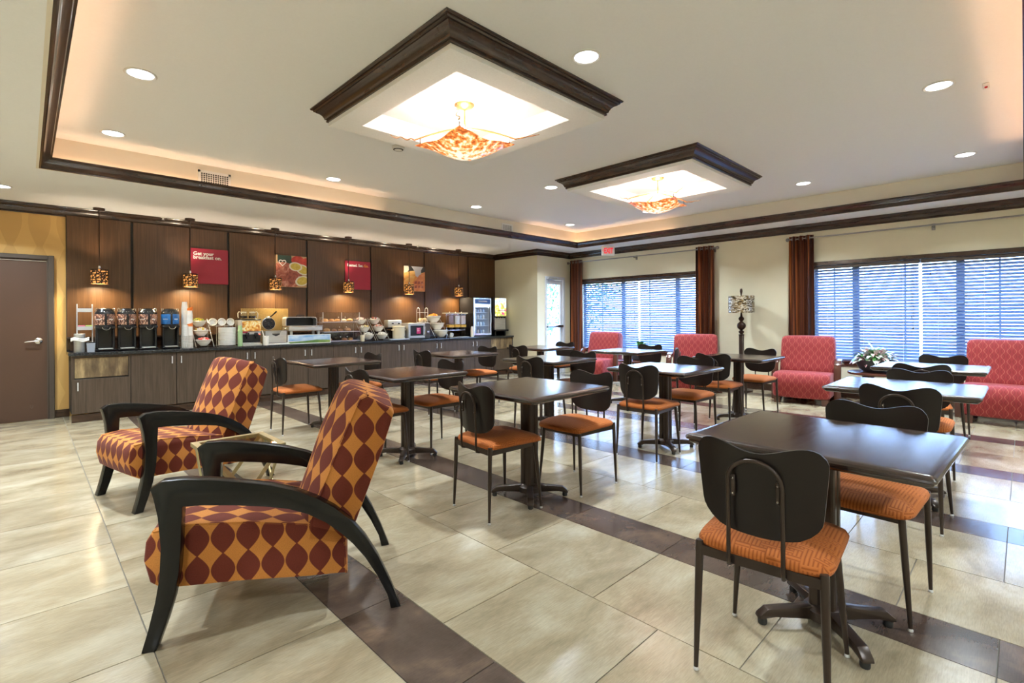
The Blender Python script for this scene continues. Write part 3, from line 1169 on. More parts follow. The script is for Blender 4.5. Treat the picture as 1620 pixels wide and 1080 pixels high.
def bowl_fixture(bx, by, rz, lab):
    root = thing('ceiling_lamp', lab, 'ceiling lamp', (bx, by, 0), rz, 'amber glass bowl lamps in the ceiling frames')
    zr = 2.675
    n = 24
    vs, fs = [], []
    hw = 0.265
    for i in range(n + 1):
        for j in range(n + 1):
            u = -1 + 2 * i / n
            v = -1 + 2 * j / n
            r_ = math.sqrt(u * u + v * v)
            corner = (abs(u) * abs(v)) ** 1.6
            k = 1.0 + 0.10 * corner
            z = -0.105 * max(0.0, math.cos(min(r_ / 1.15, 1.0) * PI / 2)) ** 1.15 + 0.004 * corner
            vs.append((u * hw * k, v * hw * k, zr + z))
    for i in range(n):
        for j in range(n):
            a = i * (n + 1) + j
            fs.append((a, a + 1, a + n + 2, a + n + 1))
    mb = MB()
    mb.add(vs, fs)
    o = mb.build('glass_bowl', m_bowlglass, root, angle=80)
    sm = o.modifiers.new('thickness', 'SOLIDIFY')
    sm.thickness = 0.006
    mb = MB()
    mb.lathe([(0.085, 0.0), (0.085, -0.006), (0.07, -0.022), (0.03, -0.034), (0.012, -0.04), (0.0, -0.042)], c=(0, 0, ZT), n=28)
    mb.build('canopy', m_copper, root)
    MB().tube([(0, 0, ZT - 0.03), (0, 0, 2.80)], 0.008, 8).build('stem', m_copper, root)
    for k in range(4):
        a = PI / 4 + k * PI / 2
        ca, sa = math.cos(a), math.sin(a)
        pts = []
        for q in range(15):
            t = q / 14
            rr = 0.02 + 0.40 * t
            z = 2.80 + 0.012 - 0.09 * t ** 1.6
            pts.append((ca * rr, sa * rr, z))
        for q in range(1, 17):
            t = q / 16
            rr = 0.42 + 0.20 * t
            wv = 0.012 * math.sin(t * 4.5 * PI)
            pts.append((ca * rr - sa * wv, sa * rr + ca * wv, 2.722 + 0.035 * t + wv * 0.4))
        rs = [0.007] * 15 + [0.006 - 0.004 * q / 16 for q in range(16)]
        MB().tube(pts, rs, 6).build('arm', m_copper if k % 2 else m_brass, root)
        mb = MB()
        mb.sphere((ca * 0.37, sa * 0.37, zr + 0.012), 0.010, u=8, v=6)
        mb.tube([(ca * 0.37, sa * 0.37, zr + 0.01), (ca * 0.37, sa * 0.37, 2.735)], 0.004, 5)
        mb.build('bolt', m_black, root)
    for k in range(2):
        mb = MB()
        mb.sphere((0.06 - 0.12 * k, 0.0, 2.715), 0.028, u=12, v=8)
        mb.build('bulb', m_warmbulb, root)
    l = bpy.data.lights.new('lamp_glow', 'POINT')
    l.energy = 15
    l.color = (1.0, 0.95, 0.90)
    l.shadow_soft_size = 0.07
    lo = bpy.data.objects.new('lamp_glow', l)
    COL.objects.link(lo)
    lo.parent = root
    lo.location = (0, 0, 2.78)


bowl_fixture(2.62, 3.24, 0, 'mottled amber glass bowl lamp in the large nearest ceiling frame')
bowl_fixture(5.785, 3.26, R(14), 'mottled amber glass bowl lamp in the farther ceiling frame')

# ------------------------------------------------------------------ downlights
DL = [(0.60, 4.43, ZT, 'downlight left of the big ceiling frame, largest on the left side'),
      (0.60, 6.02, ZT, 'downlight near the left corner of the ceiling tray'),
      (2.80, 6.10, ZT, 'downlight above the second pendant group, near the far tray edge'),
      (5.14, 6.08, ZT, 'small downlight near the middle of the far tray edge'),
      (7.45, 6.05, ZT, 'small downlight in the far corner of the ceiling tray'),
      (2.735, 2.07, ZT, 'large downlight right of the nearest ceiling frame'),
      (5.12, 4.48, ZT, 'downlight between the two ceiling frames'),
      (5.05, 0.455, ZT, 'large elongated downlight at the upper right of the ceiling tray'),
      (7.42, 0.450, ZT, 'downlight at the right edge of the tray, above the near window'),
      (7.43, 2.05, ZT, 'downlight right of the farther ceiling frame'),
      (7.48, 4.40, ZT, 'downlight partly hidden behind the farther amber bowl lamp'),
      (-0.19, 7.68, ZC, 'downlight cut by the left edge of the picture on the lower ceiling')]
proto = None
for k, (x, y, z, lab) in enumerate(DL):
    if proto is None:
        proto = thing('downlight', lab, 'downlight', (x, y, z), 0, 'round recessed downlights')
        mb = MB()
        mb.lathe([(0.078, -0.001), (0.098, -0.001), (0.100, -0.005), (0.092, -0.010), (0.080, -0.006), (0.078, -0.001)], n=32, capb=False, capt=False)
        mb.build('trim_ring', m_white, proto)
        mb = MB()
        mb.lathe([(0.0, -0.004), (0.079, -0.004)], n=32, capb=False, capt=False)
        mb.build('lens', m_downlens, proto, noflip=True)
    else:
        place_copy(proto, False, (x, y, z), 0, lab)
    area_light('downlight_beam', (x, y, z - 0.012), (0, 0, 0), 0.15, 0.15, 25 if z > 2.8 else 19, (0.82, 0.93, 1.0), shape='DISK', spread=R(125))

# unseen downlights added outside the view to brighten the near part of the room
for (x, y, wh) in ((-1.4, 5.2, 'left of the view, near the brown door'), (-1.4, 2.6, 'left of the patterned armchairs'), (-1.4, 0.0, 'behind and left of the camera'), (0.8, -1.5, 'right of and behind the camera'),
                   (3.4, -1.5, 'right of the nearest table'), (6.0, -1.5, 'right of the rightmost coral armchair')):
    place_copy(proto, False, (x, y, ZC), 0, 'added unseen downlight outside the view, ' + wh)
    area_light('downlight_beam', (x, y, ZC - 0.012), (0, 0, 0), 0.15, 0.15, 28, (0.82, 0.93, 1.0), shape='DISK', spread=R(125))

# air grilles on the tray side
def grille(x0, x1, z0, z1, label):
    root = thing('air_grille', label, 'vent', ((x0 + x1) / 2, TY1, (z0 + z1) / 2), 0)
    hx, hz = (x1 - x0) / 2, (z1 - z0) / 2
    mb = MB()
    for (a, b, c, d_) in ((-hx, hx, hz - .025, hz), (-hx, hx, -hz, -hz + .025), (-hx, -hx + .025, -hz, hz), (hx - .025, hx, -hz, hz)):
        mb.box(a, b, -0.008, 0, c, d_)
    mb.build('grille_frame', m_white, root)
    MB().box(-hx + .02, hx - .02, -0.0015, -0.0005, -hz + .02, hz - .02).build('dark_back', m_blackmat, root)
    mb = MB()
    n = int((x1 - x0 - 0.05) / 0.022)
    for i in range(n + 1):
        xx = -hx + 0.025 + i * (2 * hx - 0.05) / n
        mb.box(xx - 0.0035, xx + 0.0035, -0.007, -0.002, -hz + .02, hz - .02)
    n = int((z1 - z0 - 0.05) / 0.022)
    for i in range(n + 1):
        zz = -hz + 0.025 + i * (2 * hz - 0.05) / n
        mb.box(-hx + .02, hx - .02, -0.006, -0.003, zz - 0.003, zz + 0.003)
    tag(mb.build('louvre', m_white, root))


grille(1.41, 1.745, 2.76, 2.945, 'white square-grid air grille on the tray side at the left')
grille(6.13, 6.40, 2.80, 2.945, 'small white air grille on the tray side further right')

sd = thing('smoke_detector', 'round white smoke detector half hidden behind the large ceiling frame', 'smoke detector', (2.76, 4.50, ZT))
mb = MB()
mb.lathe([(0.065, 0), (0.065, -0.018), (0.05, -0.032), (0.045, -0.034), (0.0, -0.036)], n=24)
mb.build('housing', m_white, sd)
mb = MB()
mb.lathe([(0.046, -0.03), (0.052, -0.031), (0.046, -0.036), (0.04, -0.036)], n=24, capb=False, capt=False)
mb.build('vent_ring', m_blackmat, sd)
st = thing('fire_strobe', 'small white fire strobe with a red mark on the upper right ceiling', 'fire alarm', (5.30, 0.20, ZT), 0)
MB().rbox(-0.055, 0.055, -0.02, 0.02, -0.014, 0, 0.004, 1).build('housing', m_white, st)
MB().lathe([(0.010, -0.014), (0.009, -0.022), (0, -0.024)], n=12).build('lens', mat('red_lens', (0.7, 0.02, 0.02), 0.2), st)
for (x, y) in ((1.40, 8.50), (5.58, 8.40)):
    sp_ = thing('sprinkler_head', 'tiny white sprinkler head on the lower ceiling above the buffet ' + ('left end' if x < 3 else 'centre'), 'sprinkler', (x, y, ZC))
    mb = MB()
    mb.lathe([(0.03, 0), (0.03, -0.006), (0.012, -0.012), (0.008, -0.03), (0.018, -0.034), (0.018, -0.037), (0, -0.038)], n=16)
    mb.build('head', m_white, sp_)

# exit sign, hanging under the lower ceiling
ex = thing('exit_sign', 'white exit sign with red letters below the ceiling above the far window', 'sign', (8.38, 5.83, 2.58), R(-45))
ex.rotation_euler = (0, 0, R(-43))
mb = MB()
mb.rbox(-0.13, 0.13, -0.025, 0.025, -0.10, 0.09, 0.01, 2)
mb.build('housing', m_white, ex)
m_exit = mat('lit_red_letters', (0.8, 0.02, 0.03), 0.4, emit=(1.0, 0.02, 0.05), estr=0.35)
xt = text_mesh('exit_lettering', 'EXIT', 0.150, m_exit, ex, (-0.088, -0.027, -0.058), (R(90), 0, 0), 0.002, 0.004)
xt.scale = (0.60, 1, 1)
mb = MB()
mb.prism([(-0.120, 0.0), (-0.098, 0.024), (-0.098, 0.010), (-0.108, 0.0), (-0.098, -0.010), (-0.098, -0.024)], 'y', -0.029, -0.026)
mb.build('arrow', m_exit, ex)
MB().lathe([(0.03, 0.09), (0.03, 0.105), (0.012, 0.11)], n=12).build('mounting_plate', m_white, ex)

# ------------------------------------------------------------------ buffet wall panelling
PX = [0.38, 1.056, 1.735, 2.25, 2.937, 3.46, 4.658, 5.865, 7.02, XA]
for k in range(len(PX) - 1):
    a, b = PX[k], PX[k + 1]
    big = {1: 0, 3: 0, 5: 0, 6: 0, 7: 0, 8: 0}
    ga = 0.016 if k not in (2, 4) and k > 0 else 0.0015
    gb = 0.016 if k + 1 not in (2, 4) and k + 1 < len(PX) - 1 else 0.0015
    mb = MB()
    mb.rbox(a + ga, b - gb, YB - 0.032, YB - 0.004, 0.86, ZC - 0.10, 0.0015, 1)
    p = tag(mb.build('wall_panel', m_panel), 'tall walnut wall panel ' + ['at the left end beside the gold wallpaper', 'behind the coffee urns', 'under the first red sign', 'behind the gold speckled board',
                                                                             'under the first food picture', 'behind the pastry case', 'behind the toaster and microwave', 'behind the cereal dispenser',
                                                                             'at the right end above the drinks fridge'][k], 'wall panel', 'walnut wall panels behind the buffet')
struct('trim_3', MB().box(0.375, XA, YB - 0.006, YB, 0.8, ZC - 0.02), m_blackmat)

# backsplash ledge
bs = thing('backsplash_ledge', 'dark wooden backsplash ledge running along the back of the counter', 'ledge', (0, 0, 0))
MB().rbox(0.40, 6.705, 8.48, YB - 0.034, 0.846, 1.0, 0.003, 1).build('riser', m_crown, bs)
MB().rbox(0.37, 6.705, 8.455, YB - 0.033, 1.0, 1.026, 0.005, 2).build('cap', m_crown, bs)

# cabinets
YF = 8.0
UN = [0.965, 1.93, 2.81, 3.66, 4.53, 5.365, 6.24, 7.165]
HS = [1.461, 2.389, 3.235, 4.093, 4.941, 5.785, 6.701]
where = ['behind the patterned armchairs', 'second from the waste unit', 'third from the waste unit', 'below the pastry case', 'below the crock and toaster', 'below the microwave', 'below the cereal dispenser']
hproto = None
for k in range(7):
    a, b, hc = UN[k], UN[k + 1], HS[k]
    root = thing('base_cabinet', 'two-door walnut base cabinet ' + where[k], 'cabinet', ((a + b) / 2, 8.3, 0), 0, 'walnut base cabinets of the buffet')
    cxm = (a + b) / 2
    MB().box(a - cxm, b - cxm, -0.278, 0.27, 0.10, 0.804).build('carcass', m_blackmat, root)
    MB().box(a - cxm, b - cxm, -0.298, -0.26, 0.0, 0.092).build('plinth', m_crown, root)
    for (da, db, side) in ((a, hc, 1), (hc, b, -1)):
        g = 0.003
        d0 = MB().rbox(da - cxm + g, db - cxm - g, -0.300, -0.279, 0.105, 0.800, 0.0015, 1).build('door', m_cab, root)
        hx = (hc - cxm) - side * 0.052
        mb = MB()
        mb.box(hx - 0.006, hx + 0.006, -0.322, -0.314, 0.655, 0.75)
        mb.box(hx - 0.005, hx + 0.005, -0.316, -0.299, 0.660, 0.668)
        mb.box(hx - 0.005, hx + 0.005, -0.316, -0.299, 0.737, 0.745)
        mb.build('handle', m_handle, d0)
# waste unit at the left end
root = thing('waste_cabinet', 'left end cabinet with a worn hinged waste flap above a single door', 'cabinet', (0.68, 8.3, 0))
MB().box(-0.285, 0.283, -0.278, 0.27, 0.10, 0.804).build('carcass', m_blackmat, root)
MB().box(-0.288, 0.283, -0.298, -0.26, 0.0, 0.092).build('plinth', m_crown, root)
mb = MB()
mb.box(-0.288, -0.262, -0.298, -0.278, 0.52, 0.804)
mb.box(0.262, 0.283, -0.298, -0.278, 0.52, 0.804)
mb.box(-0.262, 0.262, -0.298, -0.278, 0.785, 0.804)
mb.build('frame', m_cab, root)
tag(MB().rbox(-0.258, 0.258, -0.292, -0.279, 0.535, 0.78, 0.003, 1).build('flap', m_worn, root), 'waste flap rubbed pale in its middle')
d0 = MB().rbox(-0.286, 0.281, -0.300, -0.279, 0.105, 0.520, 0.0015, 1).build('door', m_cab, root)
mb = MB()
mb.box(-0.236, -0.224, -0.322, -0.314, 0.385, 0.485)
mb.box(-0.234, -0.226, -0.316, -0.299, 0.39, 0.398)
mb.box(-0.234, -0.226, -0.316, -0.299, 0.472, 0.48)
mb.build('handle', m_handle, d0)
# right end unit
root = thing('end_cabinet', 'right end cabinet of the buffet with a worn pale flap above a door', 'cabinet', (7.49, 8.3, 0))
MB().box(-0.323, 0.328, -0.278, 0.27, 0.10, 0.804).build('carcass', m_blackmat, root)
MB().box(-0.323, 0.328, -0.298, -0.26, 0.0, 0.092).build('plinth', m_crown, root)
tag(MB().rbox(-0.321, 0.30, -0.296, -0.279, 0.56, 0.800, 0.003, 1).build('flap', m_worn, root), 'worn pale waste flap')
MB().rbox(-0.321, 0.30, -0.300, -0.279, 0.105, 0.55, 0.0015, 1).build('door', m_cab, root)
MB().rbox(0.302, 0.327, -0.300, -0.279, 0.105, 0.80, 0.0015, 1).build('filler', m_cab, root)

ct = MB().rbox(0.37, XA - 0.003, 7.965, YB - 0.034, 0.806, 0.845, 0.006, 2).build('countertop', m_granite)
tag(ct, 'long polished black granite countertop of the breakfast buffet', 'countertop')
CT = 0.8455

# ------------------------------------------------------------------ pendants
def lattice(r_, h, z0):
    b = bmesh.new()
    n, m = 13, 5
    rows = []
    rnd = random.Random(5)
    for j in range(m + 1):
        row = []
        for i in range(n):
            a = 2 * PI * (i + (rnd.uniform(-0.33, 0.33) if 0 < j < m else 0)) / n
            z = z0 + h * j / m + (rnd.uniform(-0.3, 0.3) * h / m if 0 < j < m else 0)
            row.append(b.verts.new((r_ * math.cos(a), r_ * math.sin(a), z)))
        rows.append(row)
    for j in range(m):
        for i in range(n):
            i2 = (i + 1) % n
            if rnd.random() < 0.5:
                b.faces.new((rows[j][i], rows[j][i2], rows[j + 1][i2]))
                b.faces.new((rows[j][i], rows[j + 1][i2], rows[j + 1][i]))
            else:
                b.faces.new((rows[j][i], rows[j][i2], rows[j + 1][i2], rows[j + 1][i]))
    bmesh.ops.wireframe(b, faces=b.faces[:], thickness=0.014, use_replace=True, use_boundary=True, use_even_offset=True)
    return b


PEND = [(0.688, 'first pendant from the left, above the coffee urns'), (1.70, 'second pendant from the left, beside the red breakfast sign'),
        (2.87, 'third pendant, in front of the first food picture'), (4.11, 'fourth pendant, in front of the second red sign'),
        (5.36, 'fifth pendant, in front of the waffle picture'), (6.58, 'rightmost pendant, left of the drinks fridge')]
proto = None
m_bronze_d = mat('dark_bronze', (0.045, 0.025, 0.018), 0.35, 0.7)
for k, (x, lab) in enumerate(PEND):
    lab = lab + ', dark pierced drum shade glowing amber'
    if proto is None:
        proto = thing('pendant_lamp', lab, 'pendant lamp', (x, 8.37, 0), 0, 'pierced drum pendants over the buffet')
        MB().lathe([(0.062, 0), (0.062, -0.02), (0.056, -0.026), (0, -0.027)], c=(0, 0, ZC), n=24).build('canopy', m_bronze_d, proto)
        MB().tube([(0, 0, ZC - 0.02), (0, 0, 1.93)], 0.006, 6).build('cord', m_bronze_d, proto)
        MB().lathe([(0.008, 0.045), (0.014, 0.04), (0.018, 0.0), (0.012, -0.01)], c=(0, 0, 1.90), n=12).build('socket', m_chrome, proto)
        mb = MB().bm(lattice(0.095, 0.19, 1.708))
        mb.build('pierced_shade', m_bronze_d, proto, angle=30)
        mb = MB()
        mb.lathe([(0.087, 0.0), (0.087, 0.165)], c=(0, 0, 1.712), n=24, capb=False, capt=False)
        mb.build('glass_liner', m_amber, proto)
        MB().sphere((0, 0, 1.78), 0.03, u=12, v=8).build('bulb', m_warmbulb, proto)
    else:
        place_copy(proto, False, (x, 8.37, 0), 0, lab)
    area_light('pendant_beam', (x, 8.37, 1.725), (0, 0, 0), 0.14, 0.14, 6.5, (1.0, 0.80, 0.48), shape='DISK', spread=R(160))
    l = bpy.data.lights.new('pendant_uplight', 'SPOT')
    l.energy = 7
    l.color = (1.0, 0.80, 0.58)
    l.spot_size = R(110)
    l.spot_blend = 0.6
    l.shadow_soft_size = 0.05
    lo = bpy.data.objects.new('pendant_uplight', l)
    COL.objects.link(lo)
    lo.location = (x, 8.37, 1.92)
    lo.rotation_euler = (PI, 0, 0)

# ------------------------------------------------------------------ signs and pictures on the wall
def board(name, x0, x1, z0, z1, m, label, cat):
    root = thing(name, label, cat, (x0, YB - 0.034, z0))
    MB().rbox(0, x1 - x0, -0.018, 0, 0, z1 - z0, 0.002, 1).build('board', m, root)
    return root


s1 = board('wall_sign', 1.742, 2.242, 1.775, 2.30, m_redsign, 'crimson square sign reading Get your breakfast on.', 'sign')
text_mesh('lettering', 'Get your\nbreakfast on.', 0.072, m_textw, s1, (0.035, -0.0195, 0.425), (R(90), 0, 0), 0.001, 0.0022, spacing=0.78)
s2 = board('wall_sign', 4.145, 4.645, 1.775, 2.295, m_redsign, 'crimson square sign reading Rested. Set. Go.', 'sign')
text_mesh('lettering', 'Rested. Set.', 0.066, m_textw, s2, (0.035, -0.0195, 0.42), (R(90), 0, 0), 0.001, 0.0022)
tag(text_mesh('lettering', 'Go.', 0.066, m_texto, s2, (0.36, -0.0195, 0.42), (R(90), 0, 0), 0.001, 0.0022), 'orange word Go.')


def ell(cx_, cz_, rx, rz, a=0, n=28):
    out = []
    for i in range(n):
        t = 2 * PI * i / n
        px, pz = rx * math.cos(t), rz * math.sin(t)
        out.append((cx_ + px * math.cos(a) - pz * math.sin(a), cz_ + px * math.sin(a) + pz * math.cos(a)))
    return out


def clipbox(poly, x0, x1, z0, z1):
    return [(min(max(p[0], x0), x1), min(max(p[1], z0), z1)) for p in poly]


m_meat = noise_mat('printed_ham', [(0.3, (0.20, 0.04, 0.03)), (0.5, (0.45, 0.13, 0.08)), (0.7, (0.75, 0.40, 0.30))], nscale=9, rough=0.4, dist=1.5)
m_egg = mat('printed_egg_white', (0.80, 0.76, 0.62), 0.4)
m_yolk = noise_mat('printed_egg_yolk', [(0.3, (0.55, 0.40, 0.05)), (0.7, (0.72, 0.58, 0.12))], nscale=30, rough=0.4)
m_straw = noise_mat('printed_strawberry', [(0.3, (0.40, 0.02, 0.015)), (0.7, (0.70, 0.08, 0.05))], nscale=12, rough=0.4)
m_dkgreen = mat('printed_dark_green', (0.02, 0.045, 0.03), 0.4)
m_tanp = mat('printed_tan', (0.52, 0.33, 0.17), 0.4)
p1 = board('wall_picture', 2.932, 3.448, 1.775, 2.30, m_tanp, 'square food picture of ham, egg halves and strawberries with a white heart outline', 'picture')
W, Hh = 0.516, 0.525


def prt(parent, name, poly, m, lay, label=None):
    mb = MB()
    mb.prism(clipbox(poly, 0.001, W - 0.001, 0.001, Hh - 0.001), 'y', -0.0182 - 0.0008 * (lay + 1), -0.0182)
    return tag(mb.build(name, m, parent), label)


prt(p1, 'print', [(0.04, 0.525), (0.26, 0.525), (0.28, 0.38), (0.14, 0.33), (0.04, 0.42)], m_dkgreen, 0)
prt(p1, 'print', ell(0.18, 0.20, 0.27, 0.20, -0.35), m_meat, 1)
prt(p1, 'print', ell(0.36, 0.46, 0.10, 0.07, 0.2), m_straw, 2)
prt(p1, 'print', ell(0.50, 0.42, 0.09, 0.08, 0.5), m_straw, 3)
for k, (ex_, ez_, rx, rz, an) in enumerate(((0.45, 0.30, 0.12, 0.085, -0.4), (0.33, 0.345, 0.11, 0.075, -0.1), (0.44, 0.11, 0.12, 0.085, 0.3))):
    prt(p1, 'print', ell(ex_, ez_, rx, rz, an), m_egg, 4 + 2 * k)
    prt(p1, 'print', ell(ex_, ez_, rx * 0.76, rz * 0.76, an), m_yolk, 5 + 2 * k)
hp = []
for i in range(30):
    t = 2 * PI * i / 30
    hp.append((0.115 + 0.0034 * 16 * math.sin(t) ** 3, -0.03, 0.40 + 0.0034 * (13 * math.cos(t) - 5 * math.cos(2 * t) - 2 * math.cos(3 * t) - math.cos(4 * t))))
MB().tube(hp, 0.0055, 6, closed=True, M=Matrix.Translation((0, 0.003, 0))).build('heart_outline', m_textw, p1)
m_waf = noise_mat('printed_waffle', [(0.3, (0.60, 0.16, 0.05)), (0.7, (0.80, 0.36, 0.16))], nscale=8, rough=0.4)
m_syr = noise_mat('printed_syrup', [(0.3, (0.75, 0.22, 0.06)), (0.5, (0.85, 0.50, 0.14)), (0.7, (0.90, 0.68, 0.30))], nscale=6, rough=0.4, dist=1.0)
p2 = board('wall_picture', 5.367, 5.862, 1.785, 2.285, m_syr, 'square waffle picture with a pale jug pouring syrup', 'picture')
W, Hh = 0.495, 0.50
prt(p2, 'print', [(0.0, 0.36), (0.0, 0.5), (0.495, 0.5), (0.495, 0.40), (0.40, 0.37), (0.3, 0.42), (0.15, 0.40)], mat('printed_shadow', (0.05, 0.05, 0.05), 0.4), 0)
prt(p2, 'print', [(0.0, 0.36), (0.0, 0.5), (0.10, 0.5), (0.13, 0.44), (0.08, 0.38)], m_egg, 1)
prt(p2, 'print', [(0.17, 0.5), (0.45, 0.5), (0.40, 0.43), (0.40, 0.34), (0.34, 0.27), (0.27, 0.31), (0.25, 0.40)], mat('printed_pale_jug', (0.62, 0.62, 0.66), 0.4), 2)
prt(p2, 'print', [(0.495, 0.40), (0.36, 0.33), (0.22, 0.17), (0.20, 0.0), (0.495, 0.0)], m_waf, 3)
for i in range(3):
    for j in range(2):
        cx_, cz_ = 0.27 + 0.075 * i, 0.09 + 0.085 * j
        prt(p2, 'print', [(cx_ - .027, cz_ - .027), (cx_ + .027, cz_ - .02), (cx_ + .03, cz_ + .03), (cx_ - .02, cz_ + .024)], m_meat, 4)

# ------------------------------------------------------------------ dining chairs
def make_chair(label):
    root = thing('dining_chair', label, 'chair', (0, 0, 0), 0, 'dark dining chairs with orange seats')
    legs = [((-0.198, 0.189, 0.455), (-0.214, 0.199, 0.0)), ((-0.198, -0.189, 0.455), (-0.214, -0.199, 0.0)),
            ((0.180, 0.165, 0.425), (0.205, 0.195, 0.0)), ((0.180, -0.165, 0.425), (0.205, -0.195, 0.0))]
    for k, (a, b) in enumerate(legs):
        a, b = Vector(a), Vector(b)
        mid = a.lerp(b, 0.45)
        mb = MB().tube([a, a.lerp(b, 0.02), mid, b + Vector((0, 0, 0.012))], [0.0125, 0.0135, 0.0125, 0.0075], 10)
        lg = mb.build('leg', m_bronze, root, angle=60)
        MB().lathe([(0.008, 0.0), (0.0095, 0.002), (0.009, 0.008), (0.006, 0.012)], c=tuple(b), n=10).build('glide', m_handle, lg)
    mb = MB()
    mb.box(-0.207, -0.193, -0.184, 0.184, 0.408, 0.440)
    fr = mb.build('rear_rail', m_bronze, root)
    for sgn in (-1, 1):
        mb = MB()
        mb.prism([(-0.195, sgn * 0.190), (0.185, sgn * 0.163), (0.185, sgn * 0.149), (-0.195, sgn * 0.176)], 'z', 0.405, 0.432)
        mb.build('side_rail', m_bronze, root)
    MB().box(0.172, 0.186, -0.16, 0.16, 0.405, 0.430).build('front_rail', m_bronze, root)
    mb = MB()
    for xx in (-0.10, 0.05):
        mb.box(xx - 0.01, xx + 0.01, -0.17, 0.17, 0.432, 0.441)
    mb.build('cross_bar', m_bronze, root)
    # cushion: rounded and gently domed, wider at the front, dropping over the front edge
    n = 18
    vs, fs = [], []
    def outline(t):
        a = 2 * PI * t
        ca, sa = math.cos(a), math.sin(a)
        e = 0.30
        x = (abs(ca) ** e) * (1 if ca > 0 else -1)
        y = (abs(sa) ** e) * (1 if sa > 0 else -1)
        return x, y
    N = 48
    rings = [(0.30, 0.4985), (0.62, 0.4945), (0.86, 0.485), (0.965, 0.474), (1.0, 0.460), (0.985, 0.447), (0.94, 0.442)]
    vs.append((0.0, 0.0, 0.500))
    for (k, z) in rings:
        for i in range(N):
            x, y = outline(i / N)
            px = x * 0.222 * k
            py = y * 0.212 * k
            dz = 0.012 * max(0, px / 0.21) ** 3 + 0.006 * max(0, -px / 0.21)
            vs.append((px + 0.012, py, z - dz))
    for i in range(N):
        fs.append((0, 1 + i, 1 + (i + 1) % N))
    for q in range(len(rings) - 1):
        for i in range(N):
            a, b = 1 + q * N + i, 1 + q * N + (i + 1) % N
            fs.append((a, a + N, b + N, b))
    fs.append([1 + (len(rings) - 1) * N + i for i in range(N)])
    mb = MB()
    mb.add(vs, fs)
    mb.build('seat_cushion', m_seat, root, angle=70)
    # curved plywood back: bow shaped top with two lobes
    nu, nv = 24, 16
    vs, fs = [], []
    def shell(off):
        out = []
        for j in range(nv + 1):
            v = j / nv
            zc = 0.525 + 0.29 * v
            for i in range(nu + 1):
                u = -1 + 2 * i / nu
                hw = 0.174 + 0.030 * v ** 0.8
                if v < 0.24:
                    hw *= math.sqrt(max(0.0, 1 - ((0.24 - v) / 0.24) ** 2 * 0.50))
                if v > 0.84:
                    hw *= math.sqrt(max(0.0, 1 - ((v - 0.84) / 0.16) ** 2 * 0.24))
                y = u * hw
                top = 0.796 + 0.030 * math.sin(min(1.0, abs(u) / 0.82) * PI / 2) ** 2 - 0.010 * max(0, (abs(u) - 0.82) / 0.18) ** 2
                bot = 0.520 + 0.012 * abs(u) ** 3
                z = bot + (top - bot) * v
                lean = -0.205 - 0.028 * (z - 0.5) / 0.33
                x = lean + 0.045 * (y / 0.19) ** 2 + off
                out.append((x, y, z))
        return out
    A = shell(0.0)
    B = shell(0.011)
    k = (nu + 1) * (nv + 1)
    vs = A + B
    for j in range(nv):
        for i in range(nu):
            a = j * (nu + 1) + i
            fs.append((a, a + 1, a + nu + 2, a + nu + 1))
            fs.append((k + a, k + a + nu + 1, k + a + nu + 2, k + a + 1))
    ring = [i for i in range(nu + 1)] + [(j + 1) * (nu + 1) - 1 for j in range(1, nv + 1)] + [nv * (nu + 1) + i for i in reversed(range(nu))] + [j * (nu + 1) for j in reversed(range(1, nv))]
    for q in range(len(ring)):
        a, b = ring[q], ring[(q + 1) % len(ring)]
        fs.append((a, b, k + b, k + a))
    mb = MB()
    mb.add(vs, fs)
    mb.build('backrest', m_laminate, root, angle=50)
    # bent tube hoop carrying the back
    pts = []
    hw = 0.082
    pts += [(-0.185, -hw, 0.422), (-0.205, -hw, 0.408), (-0.224, -hw, 0.414), (-0.229, -hw, 0.44), (-0.228, -hw, 0.56), (-0.236, -hw, 0.70)]
    for q in range(1, 12):
        a = PI * q / 12
        pts.append((-0.238 - 0.002 * math.sin(a), -hw * math.cos(a), 0.70 + 0.074 * math.sin(a)))
    pts += [(-0.236, hw, 0.70), (-0.228, hw, 0.56), (-0.229, hw, 0.44), (-0.224, hw, 0.414), (-0.205, hw, 0.408), (-0.185, hw, 0.422)]
    hoop = MB().tube(pts, 0.0068, 8).build('back_hoop', m_bronze, root, angle=70)
    for sgn in (-1, 1):
        mb = MB()
        mb.rbox(-0.230, -0.2195, sgn * 0.068 - 0.007, sgn * 0.068 + 0.007, 0.645, 0.715, 0.003, 1)
        mb.build('bracket', m_bronze, hoop)
        for zz in (0.655, 0.705):
            MB().sphere((-0.2305, sgn * 0.068, zz), 0.004, u=6, v=4).build('screw', m_chrome, hoop)
    return root


